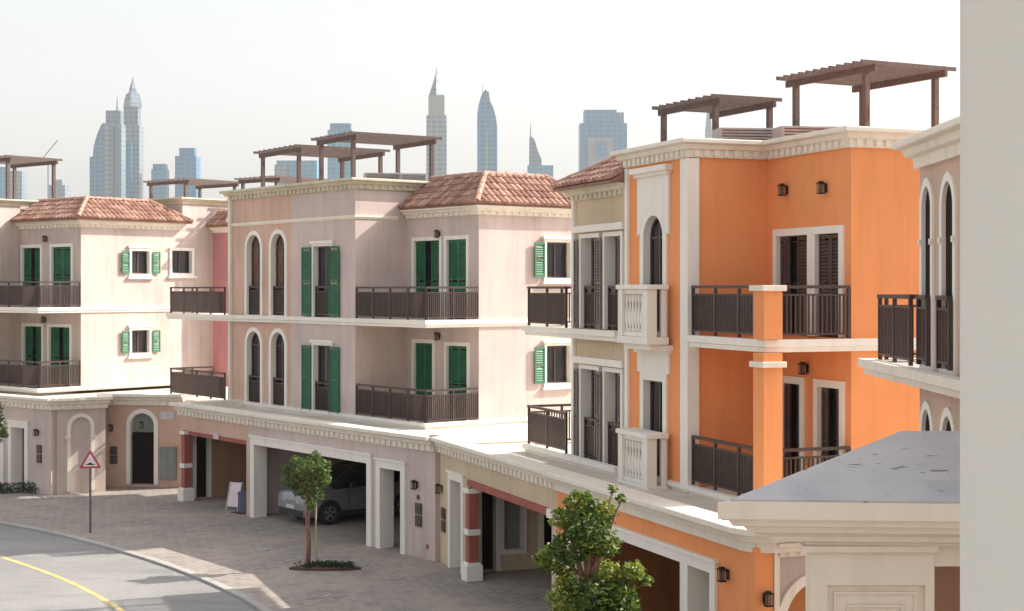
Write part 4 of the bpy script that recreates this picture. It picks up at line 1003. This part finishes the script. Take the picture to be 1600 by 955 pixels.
# ------------------------------------------------------------------ car
def car():
    H = LIL
    wx, wy = ground_xy(510, 47.9)
    R = empty('parked_car', (wx, wy, 0), rad(TH1)); tag(R, 'silver sport utility car with dark windows parked in the open garage', 'car')
    # local: x backwards along the car (into the garage), y across (camera side negative). origin: ground under near side front wheel
    R.location = (wx+math.cos(rad(TH1))*.12-math.sin(rad(TH1))*.12, wy+math.sin(rad(TH1))*.12+math.cos(rad(TH1))*.12, 0)
    W = 1.86; yc = W/2-.12
    prof = [(-.86,.42,.68,.68),(-.85,.28,.92,.84),(-.76,.24,1.0,.91),(-.45,.24,1.05,.93),(0,.26,1.08,.93),(.55,.24,1.12,.93),(1.0,.22,1.13,.93),(1.9,.22,1.14,.93),(2.7,.24,1.16,.93),(3.3,.26,1.18,.92),(3.62,.32,1.15,.88),(3.76,.45,1.06,.80)]
    m = MB(); vs = []; k = 10
    for x, z0, z1, hw in prof:
        h = z1-z0
        ring = [(-hw*.86, z0), (-hw*.97, z0+h*.1), (-hw, z0+h*.35), (-hw*.985, z0+h*.7), (-hw*.93, z0+h*.95), (-hw*.55, z1+.02), (0, z1+.035), (hw*.55, z1+.02), (hw*.93, z0+h*.95), (hw*.985, z0+h*.7), (hw, z0+h*.35), (hw*.97, z0+h*.1), (hw*.86, z0)]
        k = len(ring); vs += [(x, yc+a, z) for a, z in ring]
    n = len(prof)
    fs = [(i*k+j, (i+1)*k+j, (i+1)*k+(j+1) % k, i*k+(j+1) % k) for i in range(n-1) for j in range(k)]+[tuple(range(k)), tuple(range((n-1)*k, n*k))[::-1]]
    m.add(vs, fs); body = m.build('body', M['carsilver'], R, smooth=True)
    # greenhouse
    g = [(.25,1.08,1.14,.80),(.75,1.05,1.52,.74),(1.1,1.05,1.68,.70),(1.7,1.05,1.75,.69),(2.4,1.05,1.74,.68),(3.15,1.05,1.66,.68),(3.55,1.1,1.25,.72)]
    vs = []
    for x, z0, z1, hw in g:
        vs += [(x, yc-.84+.0, z0), (x, yc-hw, z1-.05), (x, yc-hw*.8, z1), (x, yc+hw*.8, z1), (x, yc+hw, z1-.05), (x, yc+.84, z0)]
    n = len(g); k = 6
    m = MB(); m.add(vs, [(i*k+j, (i+1)*k+j, (i+1)*k+(j+1) % k, i*k+(j+1) % k) for i in range(n-1) for j in range(k)]+[tuple(range(k)), tuple(range((n-1)*k, n*k))[::-1]])
    m.build('window', M['carglass'], R, smooth=False)
    m = MB()
    for x0, x1, h0, h1, w0, w1_ in ((1.0,1.7,1.66,1.765,.62,.64),(1.7,2.45,1.765,1.755,.64,.63),(2.45,3.2,1.755,1.66,.63,.6)):
        m.add([(x0,yc-w0,h0),(x1,yc-w1_,h1),(x1,yc+w1_,h1),(x0,yc+w0,h0),(x0,yc-w0,h0-.04),(x1,yc-w1_,h1-.04),(x1,yc+w1_,h1-.04),(x0,yc+w0,h0-.04)],
              [(0,1,2,3),(7,6,5,4),(0,4,5,1),(1,5,6,2),(2,6,7,3),(3,7,4,0)])
    m.build('roof', M['blackplastic'], R)
    m = MB()
    for xx, z1 in ((1.55, 1.72), (2.5, 1.70)):
        m.add([(xx-.03,yc-.86,1.0),(xx+.03,yc-.86,1.0),(xx+.03,yc-.7,z1),(xx-.03,yc-.7,z1),(xx-.03,yc-.82,1.0),(xx+.03,yc-.82,1.0),(xx+.03,yc-.66,z1),(xx-.03,yc-.66,z1)],
              [(0,1,2,3),(7,6,5,4),(0,4,5,1),(1,5,6,2),(2,6,7,3),(3,7,4,0)])
    m.build('pillar', M['blackplastic'], R)
    for x in (0, 2.72):
        for sgn in (-1, 1):
            y = yc+sgn*.865
            q = MB(); nseg = 28; pr = [(.33,-.10),(.352,-.07),(.355,.07),(.33,.10),(.22,.10),(.22,-.10)]
            vs = [(x+r*math.cos(2*math.pi*i/nseg), y+d, .355+r*math.sin(2*math.pi*i/nseg)) for i in range(nseg) for r, d in pr]
            kk = len(pr); q.add(vs, [(i*kk+j, ((i+1) % nseg)*kk+j, ((i+1) % nseg)*kk+(j+1) % kk, i*kk+(j+1) % kk) for i in range(nseg) for j in range(kk)])
            wo = q.build('wheel', M['tyre'], R, smooth=False)
            q = MB(); yo = y+sgn*.07
            for i in range(5):
                t = 2*math.pi*i/5+.3; u = Vector((math.cos(t), 0, math.sin(t))); v = Vector((-math.sin(t), 0, math.cos(t))); c = Vector((x, yo, .355))
                pts = [c+u*.03-v*.035, c+u*.225-v*.05, c+u*.225+v*.05, c+u*.03+v*.035]
                q.add([p for p in pts]+[p+Vector((0, sgn*.025, 0)) for p in pts], [(0,1,2,3),(7,6,5,4),(0,4,5,1),(1,5,6,2),(2,6,7,3),(3,7,4,0)])
            vs = [(x+r*math.cos(2*math.pi*i/nseg), yo+d, .355+r*math.sin(2*math.pi*i/nseg)) for i in range(nseg) for r, d in ((.2, 0), (.235, 0), (.235, sgn*.03), (.2, sgn*.03))]
            q.add(vs, [(i*4+j, ((i+1) % nseg)*4+j, ((i+1) % nseg)*4+(j+1) % 4, i*4+(j+1) % 4) for i in range(nseg) for j in range(4)])
            q.build('rim', M['rim'], wo)
            # dark arch liner
            q = MB(); vs = []; na = 14
            for i in range(na+1):
                t = math.pi*(-.12+1.24*i/na)
                for r in (.02, .425): 
                    for d in (.0, .03): vs.append((x+r*math.cos(t), yc+sgn*(.908+d), .36+r*math.sin(t)))
            q.add(vs, [(i*4+a, i*4+b, (i+1)*4+b, (i+1)*4+a) for i in range(na) for a, b in ((0,1),(1,3),(3,2),(2,0))]); q.build('wheel_arch', M['blackplastic'], R)
    q = MB(); q.box(.42, yc-.945, .25, 2.3, yc-.90, .40); q.build('side_sill', M['blackplastic'], R)
    q = MB(); q.box(-.88, yc-.75, .28, -.80, yc+.75, .48); q.build('bumper', M['blackplastic'], R, bevel=.02)
    for sgn in (-1, 1):
        q = MB(); q.add([(-.87, yc+sgn*.38, .70), (-.83, yc+sgn*.85, .70), (-.60, yc+sgn*.94, .76), (-.60, yc+sgn*.93, .88), (-.80, yc+sgn*.82, .83), (-.86, yc+sgn*.38, .79),
                (-.77, yc+sgn*.38, .70), (-.73, yc+sgn*.8, .70), (-.55, yc+sgn*.86, .76), (-.55, yc+sgn*.86, .88), (-.72, yc+sgn*.76, .83), (-.76, yc+sgn*.38, .79)],
                [(0,1,4,5),(1,2,3,4),(6,11,10,7),(7,10,9,8),(0,6,7,1),(1,7,8,2),(2,8,9,3),(3,9,10,4),(4,10,11,5),(5,11,6,0)]); q.build('headlight', M['lens'], R)
        q = MB(); q.box(.72, yc+sgn*.99-.1, 1.1, .92, yc+sgn*.99+.1, 1.24); q.build('mirror', M['blackplastic'], R, bevel=.03)
    q = MB(); q.box(-.885, yc-.26, .5, -.865, yc+.26, .61); q.build('number_plate', M['plaque'], R)
    q = MB()
    for xx in (1.35, 2.3): q.box(xx, yc-.95, .86, xx+.16, yc-.92, .885)
    q.build('door_handle', M['rim'], R)
    q = MB()
    for xx in (.7, 1.62, 2.42): q.box(xx, yc-.932, .42, xx+.012, yc-.915, 1.0)
    q.build('door_seam', M['blackplastic'], R)
car()

# ------------------------------------------------------------------ skyline
TY = 1800.0; GT = 'hazy towers on the skyline'
def tz(py): return EYE+(HOR-py)*TY/FP
def tx(px): return (px-800)/FP*TY
class T:
    def __init__(s, px, label, dY=0):
        s.Y = TY+dY; s.px = px; s.k = s.Y/FP; s.R = empty('tower', ((px-800)*s.k, s.Y, 0), rad(0)); tag(s.R, label, 'tower', GT)
    def X(s, px): return (px-s.px)*s.k
    def Zz(s, py): return EYE+(HOR-py)*s.k
    def blk(s, x0, x1, y1, mat, name='shaft', dep=None, y0=None, off=0):
        m = MB(); d = dep or (s.X(x1)-s.X(x0))/2
        m.box(s.X(x0), -d+off, 0 if y0 is None else s.Zz(y0), s.X(x1), d+off, s.Zz(y1)); return m.build(name, M[mat], s.R)
    def spire(s, prof, mat, name='spire', px=None, seg=4):
        m = MB(); c = s.X(px) if px else 0
        m.lathe((c, 0, 0), [(r*s.k, s.Zz(y)) for r, y in prof], seg)
        o = m.build(name, M[mat], s.R); return o
    def poly(s, pts, mat, dep, name='shaft', off=0):
        m = MB(); m.plate(FS(off), [(s.X(a), s.Zz(b)) for a, b in pts], -dep, dep); return m.build(name, M[mat], s.R)
B0 = 460
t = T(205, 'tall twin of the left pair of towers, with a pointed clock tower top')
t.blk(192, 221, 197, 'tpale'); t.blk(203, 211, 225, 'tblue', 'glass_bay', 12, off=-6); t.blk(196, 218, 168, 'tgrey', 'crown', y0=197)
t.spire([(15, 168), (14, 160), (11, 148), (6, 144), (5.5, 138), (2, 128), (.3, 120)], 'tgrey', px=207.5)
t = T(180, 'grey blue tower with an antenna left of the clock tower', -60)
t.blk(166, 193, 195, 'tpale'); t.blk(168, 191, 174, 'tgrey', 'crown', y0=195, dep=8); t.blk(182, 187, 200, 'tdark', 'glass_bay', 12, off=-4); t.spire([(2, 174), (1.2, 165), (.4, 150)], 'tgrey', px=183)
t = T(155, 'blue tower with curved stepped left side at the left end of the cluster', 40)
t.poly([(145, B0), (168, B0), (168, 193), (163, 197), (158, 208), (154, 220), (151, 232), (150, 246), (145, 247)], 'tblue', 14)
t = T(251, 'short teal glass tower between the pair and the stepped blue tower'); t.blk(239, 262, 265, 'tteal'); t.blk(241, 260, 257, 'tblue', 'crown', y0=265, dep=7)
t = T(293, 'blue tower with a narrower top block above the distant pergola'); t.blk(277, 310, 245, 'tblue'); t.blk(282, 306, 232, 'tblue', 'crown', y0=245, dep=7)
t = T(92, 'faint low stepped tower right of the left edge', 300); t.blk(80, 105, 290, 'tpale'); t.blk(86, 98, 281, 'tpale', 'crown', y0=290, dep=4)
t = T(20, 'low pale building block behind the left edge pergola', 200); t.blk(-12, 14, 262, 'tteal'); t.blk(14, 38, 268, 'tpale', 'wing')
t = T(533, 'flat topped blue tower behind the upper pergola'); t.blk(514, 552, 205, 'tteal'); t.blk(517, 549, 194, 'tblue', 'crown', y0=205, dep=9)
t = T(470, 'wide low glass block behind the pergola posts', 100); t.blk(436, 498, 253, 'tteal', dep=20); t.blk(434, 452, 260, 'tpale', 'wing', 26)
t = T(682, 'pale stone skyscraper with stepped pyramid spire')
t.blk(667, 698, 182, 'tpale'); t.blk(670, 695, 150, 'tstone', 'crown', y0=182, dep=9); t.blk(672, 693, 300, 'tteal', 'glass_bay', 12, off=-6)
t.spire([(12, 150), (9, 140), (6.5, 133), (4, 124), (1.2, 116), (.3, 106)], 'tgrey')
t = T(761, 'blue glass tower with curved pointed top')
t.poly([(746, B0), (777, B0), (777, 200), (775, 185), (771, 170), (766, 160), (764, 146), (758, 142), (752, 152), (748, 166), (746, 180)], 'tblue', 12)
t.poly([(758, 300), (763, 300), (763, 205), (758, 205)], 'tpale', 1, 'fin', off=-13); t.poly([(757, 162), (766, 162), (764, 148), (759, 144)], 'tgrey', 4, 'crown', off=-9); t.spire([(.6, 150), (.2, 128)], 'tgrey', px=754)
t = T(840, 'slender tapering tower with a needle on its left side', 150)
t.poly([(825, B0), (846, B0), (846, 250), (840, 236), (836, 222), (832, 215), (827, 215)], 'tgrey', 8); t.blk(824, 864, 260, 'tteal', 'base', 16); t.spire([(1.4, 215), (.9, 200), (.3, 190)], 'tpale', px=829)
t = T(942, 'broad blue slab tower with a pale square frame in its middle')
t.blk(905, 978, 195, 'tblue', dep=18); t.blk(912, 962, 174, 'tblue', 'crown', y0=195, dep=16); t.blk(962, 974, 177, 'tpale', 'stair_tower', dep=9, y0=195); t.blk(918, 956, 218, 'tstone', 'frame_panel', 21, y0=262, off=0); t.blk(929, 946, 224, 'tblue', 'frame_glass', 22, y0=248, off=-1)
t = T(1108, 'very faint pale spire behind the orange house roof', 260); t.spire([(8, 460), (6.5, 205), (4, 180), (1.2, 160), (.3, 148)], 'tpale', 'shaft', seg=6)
# tower crane
cx = tx(35); R = empty('tower_crane', (cx, TY+100, 0)); tag(R, 'thin construction crane above the left edge skyline', 'crane')
m = MB(); m.tube([(0, 0, 0), (0, 0, tz(238))], .9, 4); m.build('mast', M['tgrey'], R)
m = MB(); m.tube([(-8, 0, tz(238)), (12, 0, tz(206))], .7, 4); m.build('jib', M['tgrey'], R)

# ------------------------------------------------------------------ haze, light, camera
m = MB(); m.box(-2500, -120, -1.2, 2500, 2500, 330); o = m.build('haze', bpy.data.materials.new('haze_air'))
hm = o.data.materials[0]; hm.use_nodes = True; nt = hm.node_tree; nt.nodes.clear()
out = nt.nodes.new('ShaderNodeOutputMaterial'); pvn = nt.nodes.new('ShaderNodeVolumePrincipled'); nt.links.new(pvn.outputs[0], out.inputs['Volume'])
pvn.inputs['Color'].default_value = (.96, .97, .96, 1); pvn.inputs['Density'].default_value = .00013; pvn.inputs['Anisotropy'].default_value = .2
tag(o, 'pale daylight haze', kind='stuff')

EL, trav = 35.0, Vector((-.944, -.33, 0)).normalized()
W = bpy.data.worlds.new('World'); bpy.context.scene.world = W; W.use_nodes = True; nt = W.node_tree
bg = nt.nodes['Background']; sky = nt.nodes.new('ShaderNodeTexSky'); sky.sky_type = 'NISHITA'; sky.sun_disc = False
sky.sun_elevation = rad(EL); sky.sun_rotation = math.atan2(-trav.x, -trav.y); sky.dust_density = 5.5; sky.air_density = 1.0; sky.ozone_density = 1.0
hs_ = nt.nodes.new('ShaderNodeHueSaturation'); hs_.inputs['Saturation'].default_value = .45; nt.links.new(sky.outputs[0], hs_.inputs['Color']); nt.links.new(mixc(nt, .5, hs_.outputs[0], (2.95, 2.95, 2.92)), bg.inputs[0]); bg.inputs[1].default_value = .122
sl = bpy.data.lights.new('sun', 'SUN'); sl.energy = 3.2; sl.angle = rad(.5); sl.color = (1, .93, .84)
so = bpy.data.objects.new('sun', sl); C.objects.link(so)
d = Vector((trav.x*math.cos(rad(EL)), trav.y*math.cos(rad(EL)), -math.sin(rad(EL)))); so.rotation_euler = d.to_track_quat('-Z', 'Y').to_euler(); so.location = (30, 20, 40)
cd = bpy.data.cameras.new('camera'); cam = bpy.data.objects.new('camera', cd); C.objects.link(cam)
cam.location = (0, 0, EYE); cam.rotation_euler = (math.pi/2, 0, 0)
cd.sensor_width = 36; cd.lens = 36*FP/1600; cd.shift_y = -(477.5-HOR)/1600; cd.clip_start = .1; cd.clip_end = 8000
sc = bpy.context.scene; sc.camera = cam
sc.view_settings.view_transform = 'Standard'; sc.view_settings.look = 'None'; sc.view_settings.exposure = 1.36; sc.view_settings.gamma = 1
sc.render.resolution_x = 1024; sc.render.resolution_y = 611
